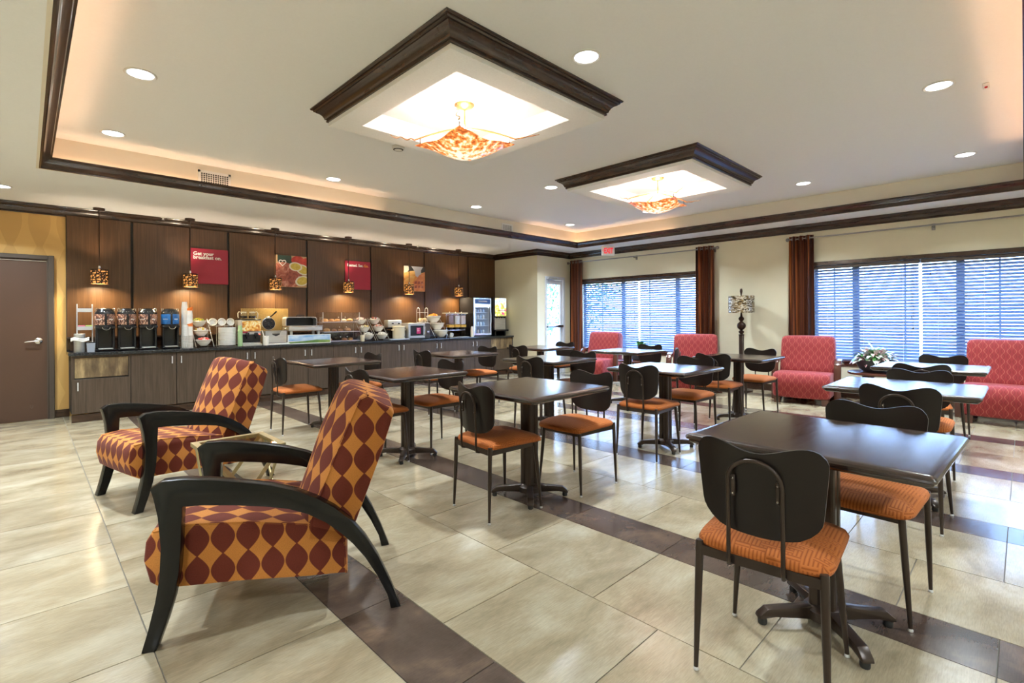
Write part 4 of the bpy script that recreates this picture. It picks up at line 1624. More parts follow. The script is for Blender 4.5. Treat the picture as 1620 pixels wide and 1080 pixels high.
near = 'dark bowed back, orange cushion; '
CH = [  # x, y, facing degrees, label
    (1.915, 0.632, 5, 'nearest dining chair of all, at the front right, its back hoop facing us'),
    (2.695, 0.505, 178, 'dining chair on the far side of the nearest table, back top and cushion showing'),
    (2.22, 2.42, -6, 'dining chair left of the middle table on the brown band, back hoop towards us'),
    (2.945, 2.335, 180, 'dining chair on the right of the table in the middle of the floor, facing left'),
    (4.040, 2.380, 0, 'dining chair left of the second table from the middle, in front of the coral armchair'),
    (4.83, 2.40, 180, 'dining chair right of the second table from the middle, facing us'),
    (5.74, 2.47, 2, 'dining chair left of the table by the floor lamp, back hoop towards us'),
    (6.64, 2.40, 178, 'dining chair right of the table by the floor lamp, beside the coral armchair'),
    (3.90, 0.52, -2, 'dining chair at the second table on the right, hoop seen above the nearest table'),
    (4.73, 0.565, 181, 'dining chair behind the second table on the right, its wide back top showing'),
    (5.70, 0.655, 10, 'dining chair with its hoop just showing, in front of the last table on the right'),
    (6.72, 0.60, 180, 'dining chair furthest back on the right, against the blind, behind the last table'),
    (2.165, 3.92, 0, 'dining chair half hidden behind the big patterned armchair back'),
    (2.84, 3.97, 181, 'dining chair on the right of the table behind the patterned armchair'),
    (2.17, 5.69, -2, 'leftmost dining chair, alone in front of the walnut cabinets'),
    (2.84, 5.52, 180, 'dining chair right of the leftmost table, close to the cabinets'),
    (3.89, 5.50, 0, 'dining chair left of the table below the crock pot, in front of the cabinets'),
    (4.68, 5.50, 182, 'dining chair right of the table nearest the end cabinet, facing us'),
    (4.06, 3.72, 0, 'dining chair with hoop, behind the middle table and in front of the alcove'),
    (4.74, 3.80, 180, 'dining chair facing us in front of the leftmost coral armchair'),
    (5.56, 5.40, 0, 'small looking far dining chair in front of the alcove wall, hoop towards us'),
    (6.42, 5.48, 180, 'far dining chair below the glass exit door'),
    (6.64, 3.98, 182, 'dining chair by the leafy green plant at the far window'),
    (6.10, 3.40, 118, 'dining chair turned sideways between the far table and the coral armchair'),
]
cp = None
for k, (x, y, a, lab) in enumerate(CH):
    if cp is None:
        cp = make_chair(lab)
    place_copy(cp, k == 0, (x, y, 0), R(a), lab)


# ------------------------------------------------------------------ dining tables
def make_table(label, hx, hy):
    root = thing('dining_table', label, 'table', (0, 0, 0), 0, 'square pedestal dining tables')
    b = bmesh.new()
    prof = [(0.0, 0.762), (-0.002, 0.7635)]
    # slab with two stepped, rounded edges
    mb = MB()
    steps = [(0.030, 0.7635), (0.012, 0.7625), (0.004, 0.758), (0.0, 0.750), (0.002, 0.742), (0.010, 0.738), (0.010, 0.733), (0.014, 0.727), (0.024, 0.722)]
    vs, fs = [], []
    for (d_, z) in steps:
        r_ = 0.012
        ring = []
        for (sx, sy, a0) in ((1, 1, 0), (-1, 1, 90), (-1, -1, 180), (1, -1, 270)):
            for q in range(4):
                a = R(a0 + 30 * q)
                ring.append((sx * (hx - d_ - r_) + r_ * math.cos(a), sy * (hy - d_ - r_) + r_ * math.sin(a), z))
        vs += ring
    n = 16
    fs.append(list(range(n)))
    for q in range(len(steps) - 1):
        for i in range(n):
            j = (i + 1) % n
            fs.append((q * n + i, q * n + j, (q + 1) * n + j, (q + 1) * n + i))
    fs.append([(len(steps) - 1) * n + i for i in reversed(range(n))])
    mb.add(vs, fs)
    mb.build('tabletop', m_tabletop, root, angle=30)
    mb = MB()
    mb.box(-0.15, 0.15, -0.02, 0.02, 0.708, 0.722)
    mb.box(-0.02, 0.02, -0.15, 0.15, 0.708, 0.722)
    mb.build('top_plate', m_bronze, root)
    # ribbed square column
    poly = []
    w, g = 0.047, 0.010
    for k in range(4):
        a = k * PI / 2
        for (px, py) in ((w, -w + 0.012), (w, -0.013), (w - g, -0.006), (w - g, 0.006), (w, 0.013), (w, w - 0.012), (w - 0.004, w - 0.004)):
            poly.append((px * math.cos(a) - py * math.sin(a), px * math.sin(a) + py * math.cos(a)))
    MB().prism(poly, 'z', 0.07, 0.712).build('column', m_bronze, root, angle=25)
    MB().lathe([(0.075, 0.035), (0.075, 0.07), (0.062, 0.085), (0.045, 0.09)], n=24).build('hub', m_bronze, root)
    for k in range(4):
        a = PI / 4 + k * PI / 2
        M = Matrix.Rotation(a, 4, 'Z')
        mb = MB()
        top = [(0.05, 0.086), (0.12, 0.076), (0.19, 0.070), (0.232, 0.066), (0.262, 0.040), (0.268, 0.026)]
        bot = [(0.245, 0.026), (0.235, 0.030), (0.20, 0.036), (0.12, 0.034), (0.05, 0.030)]
        pl = top + bot
        hwid = lambda x: 0.022 if x < 0.22 else 0.018
        mb.prism(pl, 'y', -0.021, 0.021, M=M)
        ft = mb.build('foot', m_bronze, root, angle=40, bevel=0.004)
        MB().lathe([(0.015, 0.0), (0.017, 0.004), (0.017, 0.018), (0.014, 0.028)], c=(0.245, 0, 0), n=12, M=M).build('glide', m_blackmat, ft)
    return root


TB = [  # x, y, hx, hy, rot, label
    (2.297, 0.565, 0.375, 0.400, -2, 'nearest dining table at the front right, seen from its corner'),
    (2.515, 2.415, 0.395, 0.405, 0, 'dining table in the middle of the floor on the brown tile band'),
    (2.46, 3.88, 0.385, 0.400, 0, 'dining table directly behind the big patterned armchair'),
    (2.52, 5.52, 0.395, 0.395, 0, 'leftmost dining table in front of the walnut cabinets'),
    (4.27, 5.44, 0.40, 0.395, 0, 'dining table nearest the end cabinet of the buffet'),
    (4.36, 2.39, 0.395, 0.400, 0, 'dining table in the centre, between the middle table and the floor lamp'),
    (4.40, 3.90, 0.390, 0.410, 0, 'dining table behind the middle table, in line with the glass door'),
    (6.00, 5.50, 0.390, 0.400, 0, 'far dining table below the glass exit door'),
    (6.22, 4.00, 0.390, 0.400, 0, 'far dining table before the leftmost coral armchair'),
    (6.13, 2.40, 0.390, 0.400, 0, 'dining table in front of the floor lamp'),
    (4.30, 0.575, 0.370, 0.405, 0, 'second dining table on the right, behind the nearest one'),
    (6.10, 0.620, 0.385, 0.405, 0, 'last dining table on the right, before the potted plant'),
]
tcache = {}
for k, (x, y, hx, hy, a, lab) in enumerate(TB):
    key = (hx, hy)
    first = key not in tcache
    if first:
        tcache[key] = make_table(lab, hx, hy)
    place_copy(tcache[key], first, (x, y, 0), R(a), lab)


# ------------------------------------------------------------------ patterned lounge armchairs
OUT = [(0.904, 0.609), (0.868, 0.632), (0.798, 0.634), (0.707, 0.622), (0.602, 0.602), (0.494, 0.577), (0.405, 0.547), (0.325, 0.506), (0.255, 0.458),
       (0.190, 0.396), (0.132, 0.319), (0.079, 0.225), (0.029, 0.110), (-0.011, 0.0), (0.030, 0.0), (0.045, 0.062), (0.086, 0.150), (0.135, 0.234), (0.183, 0.298),
       (0.231, 0.350), (0.290, 0.402), (0.360, 0.446), (0.428, 0.474), (0.516, 0.495), (0.624, 0.513), (0.728, 0.526), (0.800, 0.530), (0.803, 0.465), (0.806, 0.373),
       (0.813, 0.282), (0.830, 0.182), (0.855, 0.095), (0.887, 0.0), (0.935, 0.0), (0.913, 0.080), (0.890, 0.181), (0.876, 0.270), (0.871, 0.383), (0.880, 0.499), (0.893, 0.568)]


def make_lounge(label):
    root = thing('lounge_armchair', label, 'armchair', (0, 0, 0), 0, 'rust and tan patterned lounge armchairs')
    pl = [(s - 0.45, z) for s, z in OUT]
    for sg in (-1, 1):
        mb = MB()
        a, b = (0.283, 0.335) if sg > 0 else (-0.335, -0.283)
        mb.prism(pl, 'y', a, b)
        mb.build('arm_frame', m_blackwood, root, angle=24, bevel=0.0025)
    hw = 0.281
    seatp = [(0.885, 0.205), (0.925, 0.235), (0.945, 0.32), (0.938, 0.39), (0.915, 0.428), (0.80, 0.442), (0.60, 0.425), (0.36, 0.385), (0.21, 0.33), (0.205, 0.155), (0.36, 0.165), (0.62, 0.19)]

    def cushion(poly, hw, bulge, name, nlat=10, cen=None):
        # extrude across y with rounded cheeks
        poly = [(s - 0.45, z) for s, z in poly]
        cxm = sum(p[0] for p in poly) / len(poly)
        czm = sum(p[1] for p in poly) / len(poly)
        mb = MB()
        ys = [-hw + 0.010, -hw, -hw + 0.0001] 
        rows = [(-hw, 0.965), (-hw + 0.008, 0.994), (-hw + 0.025, 1.0), (-hw * 0.62, 1.0), (-hw * 0.3, 1.0), (0.0, 1.0), (hw * 0.3, 1.0), (hw * 0.62, 1.0), (hw - 0.025, 1.0), (hw - 0.008, 0.994), (hw, 0.965)]
        n = len(poly)
        vs, fs = [], []
        for (yy, k) in rows:
            for (px, pz) in poly:
                cr = bulge * (1 - (yy / hw) ** 2)
                fx_ = cr if (px - cxm) + (pz - czm) * (0.43 if name == 'backrest' else 0.0) > 0 and 0.2 < pz else 0.0
                fz_ = cr * 0.45 if pz > czm + 0.05 else 0.0
                if name == 'seat':
                    fx_ *= 0.35
                vs.append((cxm + (px - cxm) * k + fx_, yy, czm + (pz - czm) * k + fz_))
        for q in range(len(rows) - 1):
            for i in range(n):
                j = (i + 1) % n
                fs.append((q * n + i, q * n + j, (q + 1) * n + j, (q + 1) * n + i))
        fs.append(list(range(n)))
        fs.append([(len(rows) - 1) * n + i for i in reversed(range(n))])
        mb.add(vs, fs)
        o = mb.build(name, m_ogee, root, angle=62)
        return o, cxm, czm, poly

    seat, sx, sz, sp = cushion(seatp, hw, 0.022, 'seat')
    for sg in (-1, 1):
        top = [sp[i] for i in (9, 8, 7, 6, 5, 4)]
        pts = [(sx + (p[0] - sx) * 0.985, sg * (hw - 0.004), sz + (p[1] - sz) * 0.99) for p in top]
        MB().tube(pts, 0.0045, 6).build('piping', m_ogee, seat, angle=80)
    pf = sp[4]
    MB().tube([(sx + (pf[0] - sx) * 0.985, -hw + 0.004, pf[1]), (pf[0], 0, pf[1] + 0.002), (sx + (pf[0] - sx) * 0.985, hw - 0.004, pf[1])], 0.0045, 6).build('piping', m_ogee, seat, angle=80)
    backp = [(0.365, 0.315), (0.352, 0.395), (0.30, 0.54), (0.235, 0.70), (0.165, 0.86), (0.145, 0.895), (0.118, 0.905), (0.020, 0.845), (0.008, 0.822), (0.06, 0.66), (0.12, 0.50), (0.185, 0.33), (0.225, 0.27)]
    back, bx_, bz_, bp = cushion(backp, hw, 0.085, 'backrest')
    for sg in (-1, 1):
        pts = [(bx_ + (bp[i][0] - bx_) * 0.97, sg * (hw - 0.003), bz_ + (bp[i][1] - bz_) * 0.985) for i in (0, 1, 2, 3, 4, 5, 6)]
        MB().tube(pts, 0.0045, 6).build('piping', m_ogee, back, angle=80)
    pts = [(bx_ + (bp[6][0] - bx_), yy, bp[6][1] + 0.003) for yy in (-hw + 0.004, 0, hw - 0.004)]
    MB().tube(pts, 0.0045, 6).build('piping', m_ogee, back, angle=80)
    MB().box(0.35 - 0.45, 0.80 - 0.45, -0.276, 0.276, 0.22, 0.27).build('base_board', m_blackmat, root)
    return root


import math as _m
fa = R(154.1)
fx, fy = math.cos(fa), math.sin(fa)
lx, ly = -fy, fx
la = make_lounge('large patterned lounge armchair in the left foreground')
place_copy(la, True, (1.142 + fx * 0.45 - lx * 0.335, 1.883 + fy * 0.45 - ly * 0.335, 0), fa, 'nearest patterned lounge armchair in the left foreground with black curved arms')
fa2 = R(192.7)
fx, fy = math.cos(fa2), math.sin(fa2)
lx, ly = -fy, fx
place_copy(la, False, (0.492 - fx * (0.935 - 0.45) - lx * 0.335, 3.957 - fy * (0.935 - 0.45) - ly * 0.335, 0), fa2, 'farther patterned lounge armchair behind the brass side table')

# brass side table
st = thing('side_table', 'small square brass side table with glass top between the patterned armchairs', 'side table', (0.915, 3.312, 0), 0)
hs = 0.205
mb = MB()
for (a, b, c, d_) in ((-hs, hs, -hs, -hs + .035), (-hs, hs, hs - .035, hs), (-hs, -hs + .035, -hs + .035, hs - .035), (hs - .035, hs, -hs + .035, hs - .035)):
    mb.box(a, b, c, d_, 0.475, 0.498)
mb.build('top_frame', m_brass, st)
MB().box(-hs + .033, hs - .033, -hs + .033, hs - .033, 0.489, 0.496).build('glass_top', m_greenglass, st)
for k in range(4):
    M = Matrix.Rotation(k * PI / 2, 4, 'Z')
    for sg in (-1, 1):
        a = Vector((hs - 0.014 - (0.008 if sg > 0 else 0), -sg * (hs - 0.03), 0.475))
        b = Vector((hs - 0.014 - (0.008 if sg > 0 else 0), sg * (hs - 0.03), 0.0))
        dv = (b - a)
        wv = Vector((0, dv.z, -dv.y)).normalized() * 0.017
        mb = MB()
        pl = [(a + wv), (a - wv), (b - wv), (b + wv)]
        pl[0].z = pl[1].z = 0.475
        pl[2].z = pl[3].z = 0.0
        mb.prism([(p.y, p.z) for p in pl], 'x', a.x - 0.004, a.x + 0.004, M=M)
        mb.build('cross_leg', m_brass, st)


# ------------------------------------------------------------------ coral armchairs by the windows
def make_coral(label):
    root = thing('coral_armchair', label, 'armchair', (0, 0, 0), 0, 'coral red armchairs by the windows')
    hw = 0.355

    def cush(poly, hw, name, flare=0.0):
        mb = MB()
        cxm = sum(p[0] for p in poly) / len(poly)
        czm = sum(p[1] for p in poly) / len(poly)
        rows = [(-hw, 0.86), (-hw + 0.010, 0.93), (-hw + 0.03, 0.975), (-hw + 0.07, 1.0), (0, 1.012), (hw - 0.07, 1.0), (hw - 0.03, 0.975), (hw - 0.010, 0.93), (hw, 0.86)]
        n = len(poly)
        vs, fs = [], []
        for (yy, k) in rows:
            for (px, pz) in poly:
                vs.append((cxm + (px - cxm) * k, yy * (1 - flare * max(0, pz - 0.4)), czm + (pz - czm) * k))
        for q in range(len(rows) - 1):
            for i in range(n):
                j = (i + 1) % n
                fs.append((q * n + i, q * n + j, (q + 1) * n + j, (q + 1) * n + i))
        fs.append(list(range(n)))
        fs.append([(len(rows) - 1) * n + i for i in reversed(range(n))])
        mb.add(vs, fs)
        return mb.build(name, m_coral, root, angle=60)

    cush([(0.355, 0.09), (0.375, 0.11), (0.385, 0.30), (0.38, 0.39), (0.345, 0.428), (0.25, 0.442), (0.0, 0.440), (-0.20, 0.42), (-0.30, 0.38), (-0.33, 0.11), (-0.30, 0.09)], hw, 'seat')
    cush([(-0.10, 0.36), (-0.13, 0.50), (-0.185, 0.78), (-0.20, 0.90), (-0.225, 0.935), (-0.30, 0.945), (-0.36, 0.93), (-0.385, 0.88), (-0.36, 0.60), (-0.33, 0.25), (-0.25, 0.22)], hw - 0.002, 'backrest', 0.05)
    for sg in (-1, 1):
        path = [(0.015, 0.0), (0.02, 0.20), (0.012, 0.44), (-0.012, 0.545), (-0.07, 0.605), (-0.17, 0.628), (-0.30, 0.605), (-0.37, 0.57)]
        inner = [(-0.375, 0.525), (-0.30, 0.555), (-0.17, 0.578), (-0.09, 0.555), (-0.055, 0.51), (-0.045, 0.42), (-0.040, 0.20), (-0.045, 0.0)]
        mb = MB()
        a, b = (hw + 0.003, hw + 0.088) if sg > 0 else (-hw - 0.088, -hw - 0.003)
        mb.prism(path + inner, 'y', a, b)
        mb.build('arm', m_redwood, root, angle=40, bevel=0.006)
        mb = MB()
        y0, y1 = (hw - 0.10, hw - 0.02) if sg > 0 else (-hw + 0.02, -hw + 0.10)
        mb.prism([(0.355, 0.0), (0.365, 0.092), (0.20, 0.092), (0.27, 0.03), (0.30, 0.0)], 'y', y0, y1)
        mb.build('foot', m_redwood, root, angle=30)
        mb = MB()
        mb.prism([(-0.31, 0.0), (-0.28, 0.0), (-0.24, 0.092), (-0.33, 0.092)], 'y', y0, y1)
        mb.build('foot', m_redwood, root, angle=30)
    return root


CO = [(8.14, 5.92, 181, 'leftmost coral armchair at the far window, near the exit door'),
      (7.94, 3.84, 198, 'coral armchair in front of the curtain left of the floor lamp'),
      (8.14, 2.24, 186, 'coral armchair to the right of the floor lamp, wholly visible'),
      (8.12, 0.16, 179, 'rightmost coral armchair cut by the right edge of the picture')]
cc = None
for k, (x, y, a, lab) in enumerate(CO):
    if cc is None:
        cc = make_coral(lab)
    place_copy(cc, k == 0, (x, y, 0), R(a), lab)


# round side tables with plants
def round_side(x, y, rad, lab):
    root = thing('side_table', lab, 'side table', (x, y, 0), R(20), 'low wooden side tables with plants')
    MB().lathe([(0.0, 0.43), (rad - 0.03, 0.43), (rad - 0.005, 0.437), (rad, 0.45), (rad - 0.004, 0.465), (rad - 0.02, 0.468), (0, 0.468)], n=40).build('tabletop', m_redwood, root)
    for k in range(3):
        M = Matrix.Rotation(k * PI / 3 * 2, 4, 'Z')
        for sg in (-1, 1):
            mb = MB()
            mb.tube([(sg * rad * 0.75, 0.01 * sg, 0.432), (-sg * rad * 0.62, 0.01 * sg, 0.012)], 0.022, 6, M=M @ Matrix.Translation((0, rad * 0.35, 0)))
            mb.build('leg', m_redwood, root)
    mb = MB()
    mb.lathe([(rad * 0.42, 0.16), (rad * 0.45, 0.165), (rad * 0.45, 0.185), (rad * 0.42, 0.19)], n=30, capb=False, capt=False)
    mb.build('ring_stretcher', m_redwood, root)


round_side(8.38, 1.40, 0.36, 'round dark wooden side table under the pink-leaved plant')
round_side(7.93, 4.86, 0.38, 'round side table with slanting legs between the two left coral armchairs')


def leaf_mesh(mb, base, direction, length, width, droop, segs=5):
    d_ = Vector(direction).normalized()
    side = d_.cross(Vector((0, 0, 1)))
    if side.length < 0.05:
        side = Vector((1, 0, 0))
    side.normalize()
    vs, fs = [], []
    for q in range(segs + 1):
        t = q / segs
        p = Vector(base) + d_ * length * t + Vector((0, 0, -droop * t * t * length))
        w = width * math.sin(PI * min(1.0, 0.06 + t * 0.94)) ** 0.8
        up = Vector((0, 0, w * 0.25))
        vs += [p - side * w + up, p, p + side * w + up]
    for q in range(segs):
        a = q * 3
        fs += [(a, a + 1, a + 4, a + 3), (a + 1, a + 2, a + 5, a + 4)]
    mb.add(vs, fs)


m_leafg = noise_mat('bright_green_leaf', [(0.3, (0.03, 0.20, 0.04)), (0.7, (0.12, 0.42, 0.10))], nscale=14, rough=0.35)
m_leafp = noise_mat('pink_and_white_leaf', [(0.35, (0.40, 0.12, 0.14)), (0.5, (0.75, 0.66, 0.62)), (0.65, (0.25, 0.45, 0.20))], nscale=22, rough=0.4)
m_pot = mat('dark_slate_pot', (0.035, 0.04, 0.05), 0.35)


def plant(x, y, z, rp, lab, kind):
    root = thing('potted_plant', lab, 'plant', (x, y, z))
    if kind == 'pink':
        MB().lathe([(rp * 0.6, 0), (rp * 0.8, 0.04), (rp * 0.96, 0.11), (rp, 0.165), (rp * 0.96, 0.165), (rp * 0.9, 0.12), (0.0, 0.12)], n=32).build('bowl', m_pot, root)
    else:
        MB().lathe([(rp * 0.8, 0), (rp * 0.95, 0.02), (rp, 0.10), (rp * 0.94, 0.10), (rp * 0.9, 0.08), (0, 0.08)], n=28).build('bowl', m_pot, root)
    rnd = random.Random(3 if kind == 'pink' else 9)
    if kind == 'pink':
        for nm, m_, cnt in (('foliage', m_leafp, 150), ('foliage', m_leafg, 70)):
            mb = MB()
            for k in range(cnt):
                a = rnd.uniform(0, 2 * PI)
                rr = rnd.uniform(0, 0.8) * rp
                el = rnd.uniform(0.05, 1.3)
                base = (rr * math.cos(a), rr * math.sin(a), 0.14 + rnd.uniform(0, 0.16) * (1 - rr / rp * 0.6))
                a2 = a + rnd.uniform(-0.6, 0.6)
                leaf_mesh(mb, base, (math.cos(a2) * math.cos(el), math.sin(a2) * math.cos(el), math.sin(el)), rnd.uniform(0.11, 0.20), rnd.uniform(0.020, 0.034), rnd.uniform(0.2, 0.9))
            o = mb.build(nm, m_, root, angle=80, noflip=True)
            o['kind'] = 'stuff'
        mb = MB()
        for k in range(26):
            a = rnd.uniform(0, 2 * PI)
            rr = rnd.uniform(0, 0.7) * rp
            mb.tube([(rr * 0.5 * math.cos(a), rr * 0.5 * math.sin(a), 0.11), (rr * math.cos(a), rr * math.sin(a), 0.26)], 0.003, 4)
        o = mb.build('stems', m_leafg, root)
        o['kind'] = 'stuff'
    else:
        for k in range(20):
            a = rnd.uniform(0, 2 * PI)
            el = rnd.uniform(0.35, 1.25)
            rr = rnd.uniform(0, 0.6) * rp
            h = rnd.uniform(0.05, 0.17)
            mb = MB()
            base = (rr * math.cos(a), rr * math.sin(a), 0.10 + h)
            leaf_mesh(mb, base, (math.cos(a) * math.cos(el), math.sin(a) * math.cos(el), math.sin(el)), rnd.uniform(0.13, 0.21), rnd.uniform(0.032, 0.048), 0.3)
            mb.tube([(rr * 0.6 * math.cos(a), rr * 0.6 * math.sin(a), 0.075), base], 0.004, 4)
            mb.build('leaf', m_leafg, root, angle=80, noflip=True)


plant(8.33, 1.43, 0.469, 0.225, 'bowl of pink, white and green leaves on the side table before the near window', 'pink')
plant(7.93, 4.80, 0.469, 0.20, 'bright green broad-leaved plant between the two left coral armchairs', 'green')

# ------------------------------------------------------------------ floor lamp
fl_ = thing('floor_lamp', 'tall floor lamp with bronze turned column and silver and gold mosaic drum shade', 'floor lamp', (8.56, 3.30, 0))
MB().lathe([(0.17, 0), (0.17, 0.02), (0.14, 0.03), (0.06, 0.045), (0.04, 0.07), (0.03, 0.09)], n=30).build('base', m_bronze_d, fl_)
MB().rbox(-0.032, 0.032, -0.032, 0.032, 0.08, 0.93, 0.006, 1).build('pole', m_bronze, fl_)
MB().lathe([(0.045, 0.925), (0.045, 0.94), (0.025, 0.95), (0.042, 0.975), (0.045, 0.99), (0.02, 1.01), (0.030, 1.02), (0.062, 1.05), (0.070, 1.085), (0.062, 1.12), (0.028, 1.15), (0.022, 1.16), (0.040, 1.185), (0.046, 1.205), (0.036, 1.225), (0.02, 1.24), (0.012, 1.30), (0.010, 1.62)], n=28).build('turned_column', m_bronze_d, fl_)
m_mosaic = mat('silver_gold_mosaic_shade', (0.6, 0.55, 0.4), 0.3, 0.6)
nt, b_ = nodes_of(m_mosaic)
vv = coords(nt, 'Object', (1, 1, 2.6))
vo = node(nt, 'ShaderNodeTexVoronoi')
vo.inputs['Scale'].default_value = 30
nt.links.new(vv, vo.inputs['Vector'])
rr_ = ramp(nt, [(0.15, (0.03, 0.02, 0.012)), (0.45, (0.30, 0.21, 0.09)), (0.8, (0.80, 0.76, 0.66))])
nt.links.new(vo.outputs['Color'], rr_.inputs[0])
nt.links.new(rr_.outputs[0], b_.inputs['Base Color'])
bp = node(nt, 'ShaderNodeBump')
bp.inputs['Strength'].default_value = 0.6
bp.inputs['Distance'].default_value = 0.006
nt.links.new(vo.outputs['Distance'], bp.inputs['Height'])
nt.links.new(bp.outputs[0], b_.inputs['Normal'])
sh = MB().lathe([(0.198, 1.30), (0.200, 1.30), (0.200, 1.58), (0.198, 1.58), (0.198, 1.30)], n=40, capb=False, capt=False).build('lamp_shade', m_mosaic, fl_)
mb = MB()
for k in range(3):
    a = k * 2 * PI / 3
    mb.tube([(0, 0, 1.57), (0.198 * math.cos(a), 0.198 * math.sin(a), 1.57)], 0.003, 5)
mb.build('spider', m_bronze_d, sh)
MB().lathe([(0.010, 1.60), (0.022, 1.66), (0.018, 1.695), (0.008, 1.705), (0.0, 1.706)], n=14).build('finial', m_bronze_d, fl_)

# ------------------------------------------------------------------ things on the buffet
YC = 8.18


def rod_thing(name, label, cat, loc, group=None, rotz=0):
    return thing(name, label, cat, loc, rotz, group)


# wire rack with sweetener packets
rk = thing('packet_rack', 'white two-tier metal rack of sweetener packets at the left end of the counter', 'rack', (0.54, 8.36, CT))
for sx in (-0.075, 0.075):
    for sy in (-0.04, 0.04):
        MB().tube([(sx, sy, 0), (sx * 0.98, sy * 0.7, 0.60)], 0.005, 6).build('post', m_handle, rk)
for z in (0.27, 0.50):
    mb = MB()
    mb.box(-0.075, 0.075, -0.05, 0.05, z, z + 0.006)
    mb.box(-0.075, 0.075, -0.052, -0.047, z, z + 0.045)
    mb.box(-0.075, 0.075, 0.045, 0.05, z, z + 0.045)
    mb.build('shelf', m_handle, rk)
rnd = random.Random(1)
for (x0_, m_, lab) in ((-0.068, mat('pink_packet', (0.85, 0.25, 0.38), 0.5), 'pink sweetener packets on the lower shelf of the left rack'),
                       (0.004, mat('lime_packet', (0.55, 0.70, 0.20), 0.5), 'lime green sweetener packets on the lower shelf of the left rack')):
    for k in range(9):
        mb = MB()
        mb.rbox(-0.0028, 0.0028, -0.035, 0.035, 0, 0.055, 0.001, 1)
        p = mb.build('sweetener_packet', m_)
        p.location = (0.54 + x0_ + 0.0072 * k + 0.003, 8.36, CT + 0.277)
        p.rotation_euler = (0, R(6), 0)
        tag(p, lab, 'packet', lab)
mb = MB()
for k in range(5):
    mb.rbox(-0.04, 0.03, -0.03, 0.03, 0.5075 + 0.005 * k, 0.5115 + 0.005 * k, 0.001, 1)
o = mb.build('packet_stack', m_paper)
o.location = (0.54, 8.36, CT)
o['kind'] = 'stuff'
tag(o, 'flat white packets lying on the upper shelf of the left rack', 'packets')

cn = thing('steel_canister', 'stainless steel canister with a white napkin draped over it at the left end', 'canister', (0.475, 8.12, CT))
MB().lathe([(0.052, 0), (0.054, 0.004), (0.054, 0.225), (0.051, 0.228), (0.050, 0.01), (0, 0.01)], n=28).build('body', m_steel, cn)
nap = MB()
vs, fs = [], []
for i in range(9):
    for j in range(5):
        vs.append((-0.085 + 0.0213 * i, -0.064 + 0.008 * math.sin(i * 1.3) - 0.004 * (j % 2), 0.135 + 0.011 * j + 0.010 * math.sin(i * 0.9)))
for i in range(8):
    for j in range(4):
        a = i * 5 + j
        fs.append((a, a + 5, a + 6, a + 1))
nap.add(vs, fs)
npk = nap.build('napkin', m_paper)
npk.location = (0.475, 8.12, CT)
tag(npk, 'crumpled white napkin strip lying across the steel canister', 'napkin')
sm = npk.modifiers.new('thickness', 'SOLIDIFY')
sm.thickness = 0.003
bn = thing('counter_bin', 'small blue grey square bin beside the steel canister', 'bin', (0.578, 8.10, CT))
mb = MB()
mb.prism([(-0.034, 0), (0.034, 0), (0.042, 0.115), (-0.042, 0.115)], 'y', -0.038, 0.038)
mb.build('body', mat('blue_grey_plastic', (0.30, 0.33, 0.38), 0.4), bn)
MB().rbox(-0.045, 0.045, -0.042, 0.042, 0.113, 0.124, 0.003, 1).build('rim', m_black, bn)

# coffee urns
m_beans = mat('coffee_bean_print', (0.3, 0.15, 0.1), 0.45)
nt, b_ = nodes_of(m_beans)
vv = coords(nt, 'Object', (1, 1, 1))
vo = node(nt, 'ShaderNodeTexVoronoi')
vo.inputs['Scale'].default_value = 75
nt.links.new(vv, vo.inputs['Vector'])
rr_ = ramp(nt, [(0.0, (0.03, 0.012, 0.01)), (0.45, (0.12, 0.045, 0.03)), (0.65, (0.42, 0.20, 0.12)), (0.85, (0.75, 0.50, 0.36))])
nt.links.new(vo.outputs['Color'], rr_.inputs[0])
nt.links.new(rr_.outputs[0], b_.inputs['Base Color'])
m_bluep = noise_mat('blue_water_print', [(0.3, (0.01, 0.07, 0.26)), (0.7, (0.03, 0.22, 0.60))], nscale=14, rough=0.4)


